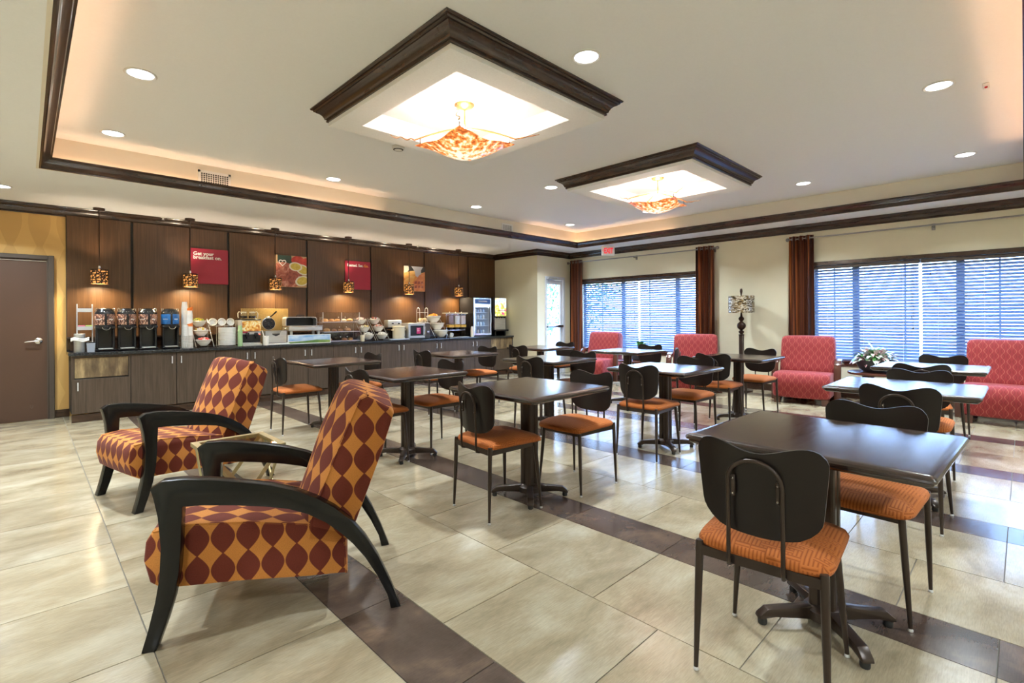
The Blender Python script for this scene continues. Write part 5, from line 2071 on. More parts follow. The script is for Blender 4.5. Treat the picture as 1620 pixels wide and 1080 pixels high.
def urn(x, lab, m_, blue=False):
    root = thing('coffee_urn', lab, 'coffee urn', (x, YC, CT), 0, 'black coffee urns')
    mb = MB()
    mb.rbox(-0.10, 0.10, -0.115, 0.10, 0.006, 0.03, 0.006, 2)
    for sx in (-1, 1):
        mb.rbox(sx * 0.083 - 0.012, sx * 0.083 + 0.012, -0.05, 0.07, 0.03, 0.30, 0.006, 1)
    mb.box(-0.08, 0.08, 0.05, 0.07, 0.03, 0.30)
    mb.rbox(-0.10, 0.10, -0.075, 0.09, 0.285, 0.32, 0.008, 2)
    mb.build('stand', m_black, root)
    MB().rbox(-0.07, 0.07, -0.135, -0.03, 0.028, 0.040, 0.003, 1).build('drip_tray', m_steel, root)
    mb = MB()
    mb.lathe([(0.096, 0.30), (0.102, 0.315), (0.102, 0.49), (0.094, 0.505), (0.085, 0.515), (0.075, 0.535), (0.045, 0.548), (0.0, 0.550)], n=32)
    bd = mb.build('body', m_black, root)
    MB().lathe([(0.1035, 0.335), (0.1045, 0.337), (0.1045, 0.468), (0.1035, 0.47)], n=32, capb=False, capt=False).build('label_wrap', m_, root)
    mb = MB()
    mb.rbox(-0.011, 0.011, -0.112, -0.098, 0.325, 0.478, 0.003, 1)
    mb.build('sight_gauge', m_black, root)
    mb = MB()
    mb.rbox(-0.022, 0.022, -0.150, -0.095, 0.290, 0.330, 0.006, 2)
    mb.tube([(0, -0.135, 0.295), (0, -0.137, 0.262)], 0.009, 8)
    fc = mb.build('tap', m_black, root)
    mb = MB()
    mb.tube([(0.038 * math.cos(a), -0.155, 0.305 + 0.034 * math.sin(a)) for a in [PI + PI * q / 10 for q in range(11)]], 0.0035, 6)
    mb.build('tap_handle', m_chrome, fc)
    mb = MB()
    for sx in (-1, 1):
        mb.tube([(sx * 0.07, 0, 0.52), (sx * 0.082, 0, 0.548), (sx * 0.095, 0, 0.545), (sx * 0.096, 0, 0.51)], 0.005, 6)
    mb.build('carry_handle', m_chrome, root)
    mb = MB()
    mb.rbox(-0.018, 0.018, -0.095, -0.088, 0.492, 0.504, 0.002, 1)
    mb.build('badge', m_chrome, root)
    # pale script strokes printed on the wrap
    for (a0, a1) in ((-2.55, -1.98), (-1.25, -0.80)):
        mb = MB()
        pts = []
        for q in range(22):
            a = a0 + (a1 - a0) * q / 21
            pts.append((0.1052 * math.cos(a), 0.1052 * math.sin(a), 0.403 + 0.007 * math.sin(q * 2.1)))
        mb.tube(pts, 0.0022, 4)
        mb.build('script_print', m_textw, root)
    return root


for (x, lab, m_) in ((0.725, 'leftmost coffee urn with coffee bean wrap', m_beans), (0.945, 'second coffee urn from the left, coffee bean wrap', m_beans),
                     (1.170, 'third coffee urn from the left with coffee bean wrap', m_beans), (1.420, 'urn with a blue wrap, rightmost of the four urns', m_bluep)):
    urn(x, lab, m_)

# paper cups in towers (individual nested cups)
cup_me = {}


def cup_stack(x, y, z0, n, pitch, r1, r0, h, m_, lab, grp, inv=True, cat='cup', nm='paper_cup'):
    key = (r1, r0, h, m_.name)
    for k in range(n):
        if key not in cup_me:
            mb = MB()
            if inv:
                mb.lathe([(r1, 0), (r1 + 0.002, 0.003), (r1, 0.006), (r0, h), (0, h)], n=18, capb=False)
            else:
                mb.lathe([(0, 0.0), (r0, 0.0), (r1, h - 0.006), (r1 + 0.002, h - 0.003), (r1, h), (r1 - 0.003, h - 0.004), (0, h - 0.02)], n=18)
            o = mb.build(nm, m_)
            cup_me[key] = o.data
        else:
            o = bpy.data.objects.new(nm, cup_me[key])
            COL.objects.link(o)
        o.location = (x, y, z0 + pitch * k)
        tag(o, lab, cat, grp)


cup_stack(1.588, 8.17, CT, 30, 0.0185, 0.040, 0.029, 0.105, m_paper, 'white paper cup nested in the tallest cup tower beside the blue urn', 'tall tower of white paper cups')
cup_stack(1.630, 8.08, CT, 24, 0.0195, 0.036, 0.026, 0.10, m_paper, 'white paper cup nested in the front cup tower with orange marks', 'front tower of white paper cups')
for z in (0.30, 0.52):
    mb = MB()
    vs, fs = [], []
    for q in range(7):
        a = R(-150 + 20 * q)
        for (dz, rr_) in ((0, 0.0378), (0.03 + 0.004 * q, 0.0378)):
            vs.append((rr_ * math.cos(a), rr_ * math.sin(a), dz))
    for q in range(6):
        fs.append((2 * q, 2 * q + 2, 2 * q + 3, 2 * q + 1))
    mb.add(vs, fs)
    o = mb.build('orange_band', m_orange_print, noflip=True)
    o.location = (1.630, 8.08, CT + z)
    tag(o, 'orange printed band on the front cup tower, ' + ('lower one' if z < 0.4 else 'upper one'), 'band')
# wire basket of lids
bk = thing('wire_basket', 'chrome wire basket holding the front cup tower and white lids', 'basket', (1.60, 8.05, CT))
mb = MB()
for z in [0.012 + 0.022 * q for q in range(8)]:
    mb.tube([(-0.06, -0.035, z), (0.06, -0.035, z), (0.06, 0.0, z)], 0.0016, 4)
    mb.tube([(-0.06, -0.035, z), (-0.06, 0.0, z)], 0.0016, 4)
for q in range(7):
    mb.tube([(-0.06 + 0.02 * q, -0.036, 0.0), (-0.06 + 0.02 * q, -0.036, 0.17)], 0.0016, 4)
tag(mb.build('wire_grid', m_chrome, bk), None)
cup_stack(1.578, 8.055, CT + 0.004, 26, 0.012, 0.030, 0.028, 0.012, m_white, 'white plastic lid in the wire basket stack', 'white lids in the wire basket', nm='cup_lid', cat='lid')


# tiered bowl stands
def bowl(x, y, z, r_, lab, grp, m_=None, tilt=0.0):
    root = thing('serving_bowl', lab, 'bowl', (x, y, z), 0, grp)
    MB().lathe([(r_ * 0.42, 0), (r_ * 0.45, 0.004), (r_ * 0.80, r_ * 0.42), (r_ * 0.98, r_ * 0.84), (r_ * 1.02, r_ * 0.86), (r_ * 1.0, r_ * 0.89), (r_ * 0.94, r_ * 0.86),
                (r_ * 0.72, r_ * 0.40), (r_ * 0.3, 0.012), (0, 0.010)], n=30).build('bowl_body', m_ or m_porc, root)
    root.rotation_euler = (tilt, 0, 0)
    return root


def tier_stand(x, ybase, lab, r_, dx, contents, name, slope=0.135, dxs=0.02, zstep=0.134):
    root = thing('tiered_bowl_stand', lab, 'bowl stand', (x, ybase, CT), 0, 'tiered bowl stands')
    hw = r_ + 0.014
    for sg in (-1, 1):
        mb = MB()
        xt = sg * hw - dxs * 2.2
        mb.tube([(sg * hw + 0.01, -0.14, 0.008), (xt, 0.16, 0.40)], 0.006, 6)
        mb.tube([(xt, 0.16, 0.40), (xt, 0.19, 0.008)], 0.005, 6)
        mb.build('side_rail', m_chrome, root)
    for k in range(3):
        mb = MB()
        yy, zz = -0.10 + 0.115 * k, 0.03 + zstep * k
        mb.tube([((r_ + 0.002) * math.cos(a) - dxs * k, yy + (r_ + 0.002) * math.sin(a), zz + r_ * 0.70) for a in [2 * PI * q / 24 for q in range(24)]], 0.003, 5, closed=True)
        for sg in (-1, 1):
            mb.tube([(sg * (r_ + 0.004) - dxs * k, yy, zz + r_ * 0.70), (sg * hw - dxs * k * 0.9, yy + 0.01, zz + r_ * 0.70)], 0.003, 5)
        mb.build('ring', m_chrome, root)
    pos = ['lowest', 'middle', 'top']
    for k in range(3):
        yy, zz = ybase - 0.10 + 0.115 * k, CT + 0.026 + zstep * k
        bx = x - dxs * k
        bowl(bx, yy, zz, r_, '%s white bowl on the %s' % (pos[k], name), 'white bowls on tiered stands')
        c = contents[k]
        if c:
            cm, shape, cnt, clab = c
            rnd = random.Random(int(x * 100) + k)
            mb = MB()
            for q in range(cnt):
                a = rnd.uniform(0, 2 * PI)
                rr = r_ * 0.60 * math.sqrt(rnd.random())
                zz2 = r_ * 0.80 + (1 - rr / r_) * r_ * 0.35 * rnd.uniform(0.6, 1.0)
                M = Matrix.Translation((rr * math.cos(a), rr * math.sin(a), zz2)) @ Matrix.Rotation(rnd.uniform(0, 3), 4, 'Z') @ Matrix.Rotation(rnd.uniform(-0.5, 0.5), 4, 'X')
                mb.m = q % len(cm)
                if shape == 'cup':
                    mb.lathe([(0.011, 0), (0.015, 0.016), (0, 0.0165)], n=8, M=M)
                elif shape == 'packet':
                    mb.box(-0.022, 0.022, -0.002, 0.002, -0.012, 0.022, M=M)
                else:
                    mb.sphere((0, 0, 0), 0.019, u=8, v=6, M=M)
            mb.lathe([(0, r_ * 0.74), (r_ * 0.80, r_ * 0.76), (r_ * 0.6, r_ * 0.84), (0, r_ * 0.92)], n=14)
            o = mb.build('bowl_filling', cm)
            o.location = (bx, yy, zz)
            o['kind'] = 'stuff'
            tag(o, clab, 'food')
    return root


cy_, cr_, cw_, cg_, cbr, cpk = (mat('yellow_bits', (0.75, 0.55, 0.05), 0.5), mat('red_bits', (0.65, 0.05, 0.04), 0.5), mat('white_bits', (0.75, 0.74, 0.70), 0.5),
                                mat('green_bits', (0.25, 0.45, 0.06), 0.5), mat('brown_bits', (0.30, 0.14, 0.07), 0.6), mat('rose_bits', (0.55, 0.22, 0.18), 0.6))
tier_stand(1.80, 8.19, 'tiered stand of three bowls right of the cup towers', 0.096, 0, [([cw_, cr_], 'cup', 60, 'red and white creamer cups heaped in the lowest bowl by the cup towers'),
           ([cbr, cw_, cy_], 'packet', 26, 'brown and white sugar packets in the middle bowl by the cup towers'), ([cy_, cg_, cbr], 'packet', 40, 'yellow and green tea packets in the top bowl by the cup towers')],
           'stand right of the cup towers', dxs=0.004)
tier_stand(4.34, 8.20, 'left tiered stand of three bowls right of the pastry case', 0.100, 0, [([cw_], 'packet', 22, 'white packets in the lowest bowl right of the pastry case'),
           ([cy_, cw_], 'cup', 40, 'yellow and white butter cups in the middle bowl right of the pastry case'), ([cpk, cw_], 'packet', 30, 'rose packets in the top bowl right of the pastry case')],
           'first stand right of the pastry case', dxs=0.012)
tier_stand(4.61, 8.20, 'second tiered stand of three bowls, left of the cream crock', 0.104, 0, [([cw_], 'cup', 26, 'pale cups in the lowest bowl left of the crock'),
           ([cw_, cpk], 'cup', 34, 'pink and white cups in the middle bowl left of the crock'), ([cr_, cbr, cw_, mat('dark_blue_bits', (0.04, 0.05, 0.18), 0.5)], 'cup', 46, 'mixed jam cups heaped in the top bowl left of the crock')],
           'second stand right of the pastry case', dxs=0.012)
cor = mat('orange_fruit', (0.85, 0.30, 0.02), 0.45)
tier_stand(5.91, 8.20, 'large tiered stand of three deep bowls right of the microwave', 0.150, 0, [None, None, ([cor], 'ball', 26, 'oranges in the top bowl right of the microwave')],
           'large stand right of the microwave', dxs=0.004, zstep=0.142)

# plates stack in its rack
pr = thing('plate_rack', 'chrome wire rack around the tall stack of white plates', 'rack', (2.12, 8.17, CT))
mb = MB()
for sx in (-0.122, 0.122):
    mb.tube([(sx, -0.06, 0.0), (sx, -0.06, 0.20)], 0.003, 5)
    mb.tube([(sx, 0.06, 0.0), (sx, 0.06, 0.20)], 0.003, 5)
    mb.tube([(sx, -0.06, 0.20), (sx, 0.06, 0.20)], 0.003, 5)
for z in (0.012, 0.10, 0.20):
    mb.tube([(-0.122, -0.122, z), (-0.06, -0.128, z)], 0.003, 5)
    mb.tube([(-0.122, -0.122, z), (-0.122, 0.0, z)], 0.003, 5)
mb.tube([(-0.122, 0.1, 0.010), (0.122, 0.1, 0.010)], 0.003, 5)
mb.tube([(-0.122, -0.1, 0.010), (0.122, -0.1, 0.010)], 0.003, 5)
mb.build('wire_frame', m_chrome, pr)
pl_me = None
for k in range(22):
    if pl_me is None:
        mb = MB()
        mb.lathe([(0.0, 0.0), (0.075, 0.0), (0.111, 0.004), (0.115, 0.007), (0.115, 0.0145), (0.110, 0.0145), (0.074, 0.004), (0, 0.003)], n=32)
        o = mb.build('plate', m_porc)
        pl_me = o.data
    else:
        o = bpy.data.objects.new('plate', pl_me)
        COL.objects.link(o)
    o.location = (2.12, 8.17, CT + 0.016 + 0.0118 * k)
    tag(o, 'white plate in the tall stack left of the pale green cups', 'plate', 'stack of white plates')
for k in range(3):
    root = thing('foam_bowl', ['left', 'middle', 'right'][k] + ' one of the three white bowls lying on their side above the plates', 'bowl', (1.965 + 0.115 * k, 8.30, CT + 0.355), 0, 'white bowls lying above the plates')
    root.rotation_euler = (R(78), 0, R([-14, -4, 4][k]))
    MB().lathe([(0.030, -0.03), (0.034, -0.026), (0.050, 0.012), (0.056, 0.018), (0.052, 0.020), (0.030, -0.022), (0, -0.024)], n=24).build('bowl_body', m_porc, root)
sd_ = thing('bowl_dispenser', 'wire dispenser holding three white bowls on their side', 'rack', (2.08, 8.33, CT))
mb = MB()
for sx in (-0.16, -0.05, 0.06, 0.17):
    mb.tube([(sx, 0.05, 0), (sx, 0.05, 0.34), (sx, -0.08, 0.30)], 0.004, 5)
mb.tube([(-0.16, 0.05, 0.32), (0.17, 0.05, 0.32)], 0.004, 5)
mb.tube([(-0.16, -0.08, 0.30), (0.17, -0.08, 0.30)], 0.004, 5)
mb.tube([(-0.16, 0.05, 0.01), (0.17, 0.05, 0.01)], 0.004, 5)
mb.build('wire_frame', m_chrome, sd_)
cup_stack(2.262, 8.06, CT, 20, 0.0115, 0.031, 0.023, 0.085, m_green, 'pale green paper cup nested in the green stack', 'stack of pale green cups')

# hot drink dispenser with two carafes
jd = thing('juice_machine', 'steel drink dispenser with a food picture on its front, left of the waffle maker', 'drink dispenser', (2.42, 8.20, CT))
MB().rbox(-0.135, 0.135, -0.11, 0.19, 0.02, 0.385, 0.006, 2).build('body', m_steel, jd)
MB().rbox(-0.14, 0.14, -0.13, 0.20, 0.385, 0.398, 0.004, 1).build('top_shelf', m_black, jd)
mb = MB()
mb.box(-0.13, 0.13, -0.115, -0.108, 0.05, 0.17)
mb.build('recess', m_black, jd)
MB().rbox(-0.13, 0.13, -0.19, -0.10, 0.0, 0.028, 0.004, 1).build('drip_tray', m_steel, jd)
m_foodp = noise_mat('printed_breakfast', [(0.32, (0.40, 0.05, 0.02)), (0.45, (0.85, 0.42, 0.06)), (0.55, (0.95, 0.75, 0.35)), (0.7, (0.92, 0.90, 0.86))], nscale=14, rough=0.35, dist=1.2)
MB().rbox(-0.122, 0.135, -0.126, -0.111, 0.215, 0.375, 0.003, 1).build('picture_panel', m_foodp, jd)
for sx in (-0.055, 0.065):
    mb = MB()
    mb.rbox(sx - 0.022, sx + 0.022, -0.15, -0.10, 0.135, 0.195, 0.006, 2)
    mb.tube([(sx, -0.135, 0.14), (sx, -0.137, 0.105)], 0.010, 8)
    mb.build('nozzle', m_black, jd)
MB().box(-0.12, -0.05, -0.128, -0.111, 0.192, 0.212).build('red_tag', m_redsign, jd)
MB().sphere((0.118, -0.118, 0.165), 0.008, u=8, v=6).build('indicator', mat('lit_red_indicator', (0.8, 0.05, 0.02), 0.4, emit=(1, 0.08, 0.03), estr=3), jd)
m_coffee = mat('dark_coffee', (0.03, 0.015, 0.01), 0.1)
for k, x in enumerate((2.345, 2.465)):
    cf = thing('glass_carafe', ['left', 'right'][k] + ' glass coffee carafe with cream handle on top of the drink dispenser', 'carafe', (x, 8.18, CT + 0.399), 0, 'glass carafes on the dispenser')
    MB().lathe([(0.040, 0), (0.052, 0.012), (0.054, 0.045), (0.044, 0.078), (0.034, 0.095), (0.038, 0.108), (0.035, 0.108), (0.031, 0.095), (0.041, 0.078), (0.050, 0.045), (0.048, 0.014), (0, 0.006)], n=24).build('glass_body', m_glass, cf)
    MB().lathe([(0, 0.007), (0.047, 0.014), (0.049, 0.045), (0.0, 0.046)], n=24).build('coffee', m_coffee, cf)
    sg = -1 if k == 0 else 1
    MB().tube([(sg * 0.036, 0, 0.100), (sg * 0.062, 0, 0.110), (sg * 0.078, 0, 0.085), (sg * 0.076, 0, 0.035), (sg * 0.072, 0, 0.015)], [0.006, 0.008, 0.009, 0.008, 0.006], 8).build('handle', m_cream, cf)
    MB().lathe([(0.036, 0.088), (0.040, 0.098), (0.040, 0.110), (0.0, 0.113)], n=20).build('collar', m_cream, cf)

gb = MB().rbox(2.38, 3.085, 8.428, 8.444, CT + 0.001, 1.41, 0.002, 1).build('splash_board', m_gold)
tag(gb, 'speckled gold board standing behind the waffle maker', 'board')

# waffle maker
wm = thing('waffle_maker', 'steel waffle maker with an open round black lid and angled handle', 'waffle maker', (2.78, 8.20, CT))
mb = MB()
mb.prism([(-0.155, 0.03), (0.155, 0.03), (0.155, 0.215), (0.085, 0.215), (0.05, 0.15), (0.0, 0.128), (-0.05, 0.15), (-0.075, 0.215), (-0.155, 0.215)], 'y', -0.105, -0.098)
mb.box(-0.155, -0.148, -0.10, 0.10, 0.03, 0.215)
mb.box(0.148, 0.155, -0.10, 0.10, 0.03, 0.215)
mb.box(-0.155, 0.155, 0.093, 0.10, 0.03, 0.215)
mb.build('steel_housing', m_steel, wm)
MB().rbox(-0.148, 0.148, -0.095, 0.09, 0.02, 0.17, 0.004, 1).build('base', m_blackmat, wm)
Mw = Matrix.Translation((-0.065, 0.03, 0.325)) @ Matrix.Rotation(R(80), 4, 'X')
mb = MB()
mb.lathe([(0.0, -0.02), (0.080, -0.02), (0.094, -0.012), (0.094, 0.012), (0.086, 0.014), (0.082, 0.006), (0, 0.006)], n=36, M=Mw)
disc = mb.build('round_lid', m_black, wm)
mb = MB()
for q in range(10):
    a = 2 * PI * q / 10
    mb.rbox(0.052 * math.cos(a) - 0.009, 0.052 * math.cos(a) + 0.009, 0.052 * math.sin(a) - 0.009, 0.052 * math.sin(a) + 0.009, 0.005, 0.012, 0.002, 1, M=Mw)
mb.lathe([(0, 0.012), (0.02, 0.012), (0.024, 0.004)], n=14, M=Mw)
tag(mb.build('waffle_grid', m_blackmat, disc), None)
mb = MB()
mb.lathe([(0.088, -0.012), (0.099, -0.010), (0.099, 0.006), (0.09, 0.008)], n=36, capb=False, capt=False, M=Mw)
mb.rbox(-0.10, -0.03, 0.02, 0.05, 0.405, 0.435, 0.006, 1)
mb.build('hinge_ring', m_steel, wm)
MB().tube([(-0.045, 0.03, 0.425), (-0.02, 0.0, 0.452), (0.035, -0.03, 0.515)], [0.008, 0.009, 0.013], 8).build('handle', m_black, wm)
tr = MB().rbox(2.62, 2.955, 8.00, 8.09, CT, CT + 0.022, 0.006, 2).build('drip_tray', m_white)
tag(tr, 'narrow white drip tray in front of the waffle maker', 'tray')
cu = thing('batter_cup', 'white cup holding a white stirring stick in front of the drink dispenser', 'cup', (2.60, 8.005, CT))
MB().lathe([(0.036, 0), (0.038, 0.004), (0.046, 0.140), (0.044, 0.142), (0.036, 0.01), (0, 0.008)], n=24).build('cup_body', m_paper, cu)
stk = MB().tube([(2.61, 8.005, CT + 0.015), (2.545, 8.005, CT + 0.228)], 0.006, 6).build('stirring_stick', m_white)
tag(stk, 'white stick leaning out of the white cup by the dispenser', 'stick')

# chafing dish
cd = thing('chafing_dish', 'steel chafing dish with its deep lid raised open, behind the landscape sign', 'chafing dish', (3.235, 8.22, CT))
for sx in (-1, 1):
    for sy in (-1, 1):
        MB().rbox(sx * 0.22 - 0.02, sx * 0.22 + 0.02, sy * 0.11 - 0.008, sy * 0.11 + 0.008, 0, 0.22, 0.003, 1).build('leg', m_steel, cd)
MB().rbox(-0.27, 0.27, -0.15, 0.14, 0.205, 0.275, 0.012, 2).build('water_pan', m_steel, cd)
MB().rbox(-0.275, 0.275, -0.165, 0.15, 0.272, 0.288, 0.006, 2).build('rim', m_chrome, cd)
# raised lid: hollow half box tilted back, open side to the room
mb = MB()
prof = [(-0.255, 0.0), (-0.255, 0.12), (-0.235, 0.145), (-0.20, 0.152), (0.20, 0.152), (0.235, 0.145), (0.255, 0.12), (0.255, 0.0)]
inn = [(0.243, 0.0), (0.243, 0.115), (0.225, 0.133), (0.20, 0.140), (-0.20, 0.140), (-0.225, 0.133), (-0.243, 0.115), (-0.243, 0.0)]
mb.prism(prof + inn, 'y', -0.02, 0.13)
mb.box(-0.25, 0.25, 0.125, 0.132, 0.0, 0.148)
lid = mb.build('lid', m_steel, cd, angle=30)
lid.location = (0, 0.05, 0.278)
mb = MB()
mb.box(-0.242, 0.242, 0.120, 0.1245, 0.002, 0.139)
mb.build('lid_inside', m_blackmat, lid)
mb = MB()
mb.tube([(-0.06, 0.03, 0.150), (-0.055, 0.03, 0.178), (0.055, 0.03, 0.178), (0.06, 0.03, 0.150)], 0.008, 8)
mb.build('lid_handle', m_black, lid)
for sg in (-1, 1):
    MB().rbox(sg * 0.27 - 0.02, sg * 0.27 + 0.02, -0.05, 0.05, 0.235, 0.25, 0.004, 1).build('side_handle', m_chrome, cd)
ls = thing('landscape_sign', 'low white sign board picturing sky and green fields before the chafing dish', 'sign', (3.275, 8.03, CT))
MB().box(-0.345, 0.345, -0.004, 0.004, 0.0, 0.145).build('board', m_paper, ls)
m_skyp = noise_mat('printed_sky', [(0.35, (0.16, 0.36, 0.66)), (0.65, (0.66, 0.76, 0.86))], scale=(1, 1, 3), nscale=4, rough=0.4)
MB().box(-0.333, 0.333, -0.0055, -0.004, 0.045, 0.135).build('sky_print', m_skyp, ls)
mb = MB()
mb.prism([(-0.333, 0.012), (0.333, 0.012), (0.333, 0.052), (0.10, 0.06), (-0.08, 0.042), (-0.333, 0.034)], 'y', -0.0062, -0.004)
mb.build('field_print', noise_mat('printed_field', [(0.3, (0.03, 0.14, 0.04)), (0.7, (0.28, 0.38, 0.08))], nscale=5, rough=0.5), ls)

# pastry case
pc = thing('pastry_case', 'clear acrylic pastry case with three shelves of pastries', 'pastry case', (3.86, 8.22, CT))
hw, hd, hh = 0.325, 0.17, 0.50
mb = MB()
mb.box(-hw, -hw + .004, -hd * 0.55, hd, 0, hh)
mb.build('side_panel', m_acrylic, pc)
MB().box(hw - .004, hw, -hd * 0.55, hd, 0, hh).build('side_panel', m_acrylic, pc)
MB().box(-hw, hw, hd - .004, hd, 0, hh).build('back_panel', m_acrylic, pc)
MB().box(-hw, hw, -hd * 0.55, hd, hh, hh + 0.005).build('top_panel', m_acrylic, pc)
for (z, yf) in ((0.012, -hd), (0.17, -hd * 0.8), (0.335, -hd * 0.55)):
    MB().box(-hw, hw, yf, hd, z, z + 0.008).build('shelf', mat('frosted_acrylic', (0.62, 0.60, 0.70), 0.3), pc)
for (z, yf, h_) in ((0.02, -hd, 0.14), (0.178, -hd * 0.8, 0.15), (0.343, -hd * 0.55, 0.155)):
    for sx in (-1, 1):
        x0_, x1_ = (-hw, -0.004) if sx < 0 else (0.004, hw)
        dq = MB().box(x0_, x1_, yf - 0.003, yf, z, z + h_).build('door', m_acrylic, pc)
        MB().sphere((sx * 0.06, yf - 0.008, z + h_ * 0.5), 0.009, u=8, v=6).build('knob', m_white, dq)
mb = MB()
for (x_, y_) in ((-hw, -hd * .55), (hw, -hd * .55), (0.0, -hd * 0.55)):
    mb.box(x_ - 0.004, x_ + 0.004, y_ - 0.006, y_ + 0.002, 0.335, hh + 0.005)
mb.build('edge_strip', m_white, pc)
m_bun = noise_mat('baked_bun', [(0.35, (0.50, 0.20, 0.05)), (0.65, (0.82, 0.48, 0.16))], nscale=18, rough=0.5)
m_past = noise_mat('glazed_pastry', [(0.35, (0.36, 0.12, 0.05)), (0.65, (0.66, 0.38, 0.18))], nscale=22, rough=0.4)
rows = [(0.345, [(-0.240, 'golden bun', m_bun, 0.056), (-0.127, 'golden bun', m_bun, 0.050), (-0.02, 'golden bun', m_bun, 0.050), (0.092, 'sugared bun', mat('sugared_bun', (0.80, 0.66, 0.46), 0.6), 0.050), (0.20, 'golden bun', m_bun, 0.056)]),
        (0.180, [(-0.21, 'round cookie', m_bun, 0.058), (-0.08, 'glazed pastry', m_past, 0.045), (0.03, 'glazed pastry', m_past, 0.045), (0.16, 'glazed slice', m_past, 0.06)]),
        (0.022, [(-0.17, 'pastry', m_past, 0.050), (0.10, 'pastry', m_past, 0.048), (0.21, 'pale pastry', m_bun, 0.048)])]
rnames = ['top', 'middle', 'bottom']
ords = ['first', 'second', 'third', 'fourth', 'fifth']
for ri, (z, its) in enumerate(rows):
    for ii, (dx, nm, m_, r_) in enumerate(its):
        mb = MB()
        mb.lathe([(0, 0), (r_ * 0.8, 0.0), (r_, r_ * 0.3), (r_ * 0.85, r_ * 0.68), (r_ * 0.5, r_ * 0.9), (0, r_ * 0.98)], n=18)
        o = mb.build('pastry', m_)
        o.location = (3.86 + dx, 8.22 + 0.02, CT + z)
        o.rotation_euler = (0, 0, ii)
        tag(o, '%s on the %s shelf of the pastry case, %s from the left' % (nm, rnames[ri], ords[ii]), 'pastry', 'pastries in the acrylic case')
uc = thing('utensil_cup', 'small cream cup with cutlery handles in front of the pastry case', 'cup', (4.18, 8.005, CT))
MB().lathe([(0.034, 0), (0.036, 0.004), (0.040, 0.105), (0.037, 0.107), (0.033, 0.01), (0, 0.008)], n=24).build('cup_body', m_cream, uc)
for q in range(4):
    a = q * 1.7
    o = MB().tube([(4.18 + 0.012 * math.cos(a), 8.005 + 0.012 * math.sin(a), CT + 0.012), (4.18 + 0.033 * math.cos(a), 8.005 + 0.028 * math.sin(a), CT + 0.165 + 0.012 * q)], 0.003, 5).build('tong', m_chrome)
    tag(o, 'thin utensil handle standing in the small cream cup', 'utensil', 'utensils in the cream cup')

# toaster on a dark stand
tsd = thing('toaster_stand', 'dark low stand under the toaster, behind the cream crock', 'stand', (4.98, 8.385, CT))
MB().rbox(-0.165, 0.165, -0.08, 0.065, 0.195, 0.21, 0.004, 1).build('top', m_black, tsd)
for sx in (-0.155, 0.155):
    MB().box(sx - 0.008, sx + 0.008, -0.08, 0.065, 0, 0.195).build('leg', m_black, tsd)
to = thing('toaster', 'silver toaster with two dark lever slots behind the cream crock', 'toaster', (4.99, 8.37, CT + 0.211))
MB().rbox(-0.15, 0.15, -0.085, 0.07, 0.01, 0.155, 0.018, 3).build('body', m_steel, to)
for sx in (-0.05, 0.085):
    MB().rbox(sx - 0.022, sx + 0.022, -0.092, -0.082, 0.075, 0.10, 0.004, 1).build('lever', m_black, to)
mb = MB()
for sy in (-0.035, 0.02):
    mb.box(-0.12, 0.12, sy - 0.012, sy + 0.012, 0.150, 0.157)
mb.build('slot', m_black, to)
MB().rbox(-0.14, 0.14, -0.08, 0.06, 0.0, 0.012, 0.003, 1).build('base', m_black, to)
# serving tray and crock
ty = MB().rbox(4.745, 5.15, 8.02, 8.30, CT, CT + 0.018, 0.008, 2).build('serving_tray', mat('pale_blue_tray', (0.50, 0.55, 0.66), 0.35))
tag(ty, 'pale blue tray under the cream crock', 'tray')
ck = thing('soup_crock', 'cream cylindrical crock pot with side handles on the pale blue tray', 'crock', (4.985, 8.15, CT + 0.019))
MB().lathe([(0.108, 0), (0.112, 0.006), (0.112, 0.205), (0.120, 0.212), (0.120, 0.228), (0.113, 0.235), (0.108, 0.232), (0.105, 0.20), (0.10, 0.05), (0, 0.045)], n=36).build('crock_body', m_cream, ck)
for sg in (-1, 1):
    MB().rbox(sg * 0.128 - 0.014, sg * 0.128 + 0.014, -0.03, 0.03, 0.15, 0.175, 0.008, 2).build('handle', m_cream, ck)
MB().lathe([(0.010, 0), (0.012, 0.008), (0, 0.010)], n=12, M=Matrix.Translation((0.07, -0.088, 0.045)) @ Matrix.Rotation(R(90), 4, 'X')).build('dial', m_chrome, ck)
# microwave
mw = thing('microwave', 'silver microwave with a dark window and a crimson sticker', 'microwave', (5.405, 8.24, CT))
MB().rbox(-0.25, 0.25, -0.14, 0.19, 0.012, 0.305, 0.006, 2).build('case', m_steel, mw)
dq = MB().rbox(-0.245, 0.125, -0.155, -0.139, 0.02, 0.298, 0.004, 1).build('door', m_steel, mw)
MB().rbox(-0.205, 0.085, -0.158, -0.154, 0.065, 0.255, 0.003, 1).build('window', m_black, dq)
MB().tube([(0.095, -0.160, 0.06), (0.105, -0.185, 0.10), (0.105, -0.185, 0.22), (0.095, -0.160, 0.26)], 0.008, 8).build('handle', m_chrome, dq)
tag(MB().box(-0.07, 0.02, -0.1592, -0.158, 0.10, 0.215).build('sticker', mat('crimson_sticker', (0.55, 0.02, 0.14), 0.5), dq), 'crimson sticker with pale lines')
mb = MB()
for q in range(4):
    mb.box(-0.06, -0.005 - 0.012 * (q % 2), -0.1598, -0.159, 0.195 - 0.016 * q, 0.200 - 0.016 * q)
mb.build('sticker_lines', m_textw, dq)
MB().rbox(0.13, 0.245, -0.152, -0.139, 0.02, 0.298, 0.003, 1).build('control_panel', m_frame_dark, mw)
Mk = Matrix.Translation((0.19, -0.152, 0.13)) @ Matrix.Rotation(R(90), 4, 'X')
MB().lathe([(0.026, 0), (0.024, 0.016), (0, 0.018)], n=20, M=Mk).build('dial', m_chrome, mw)
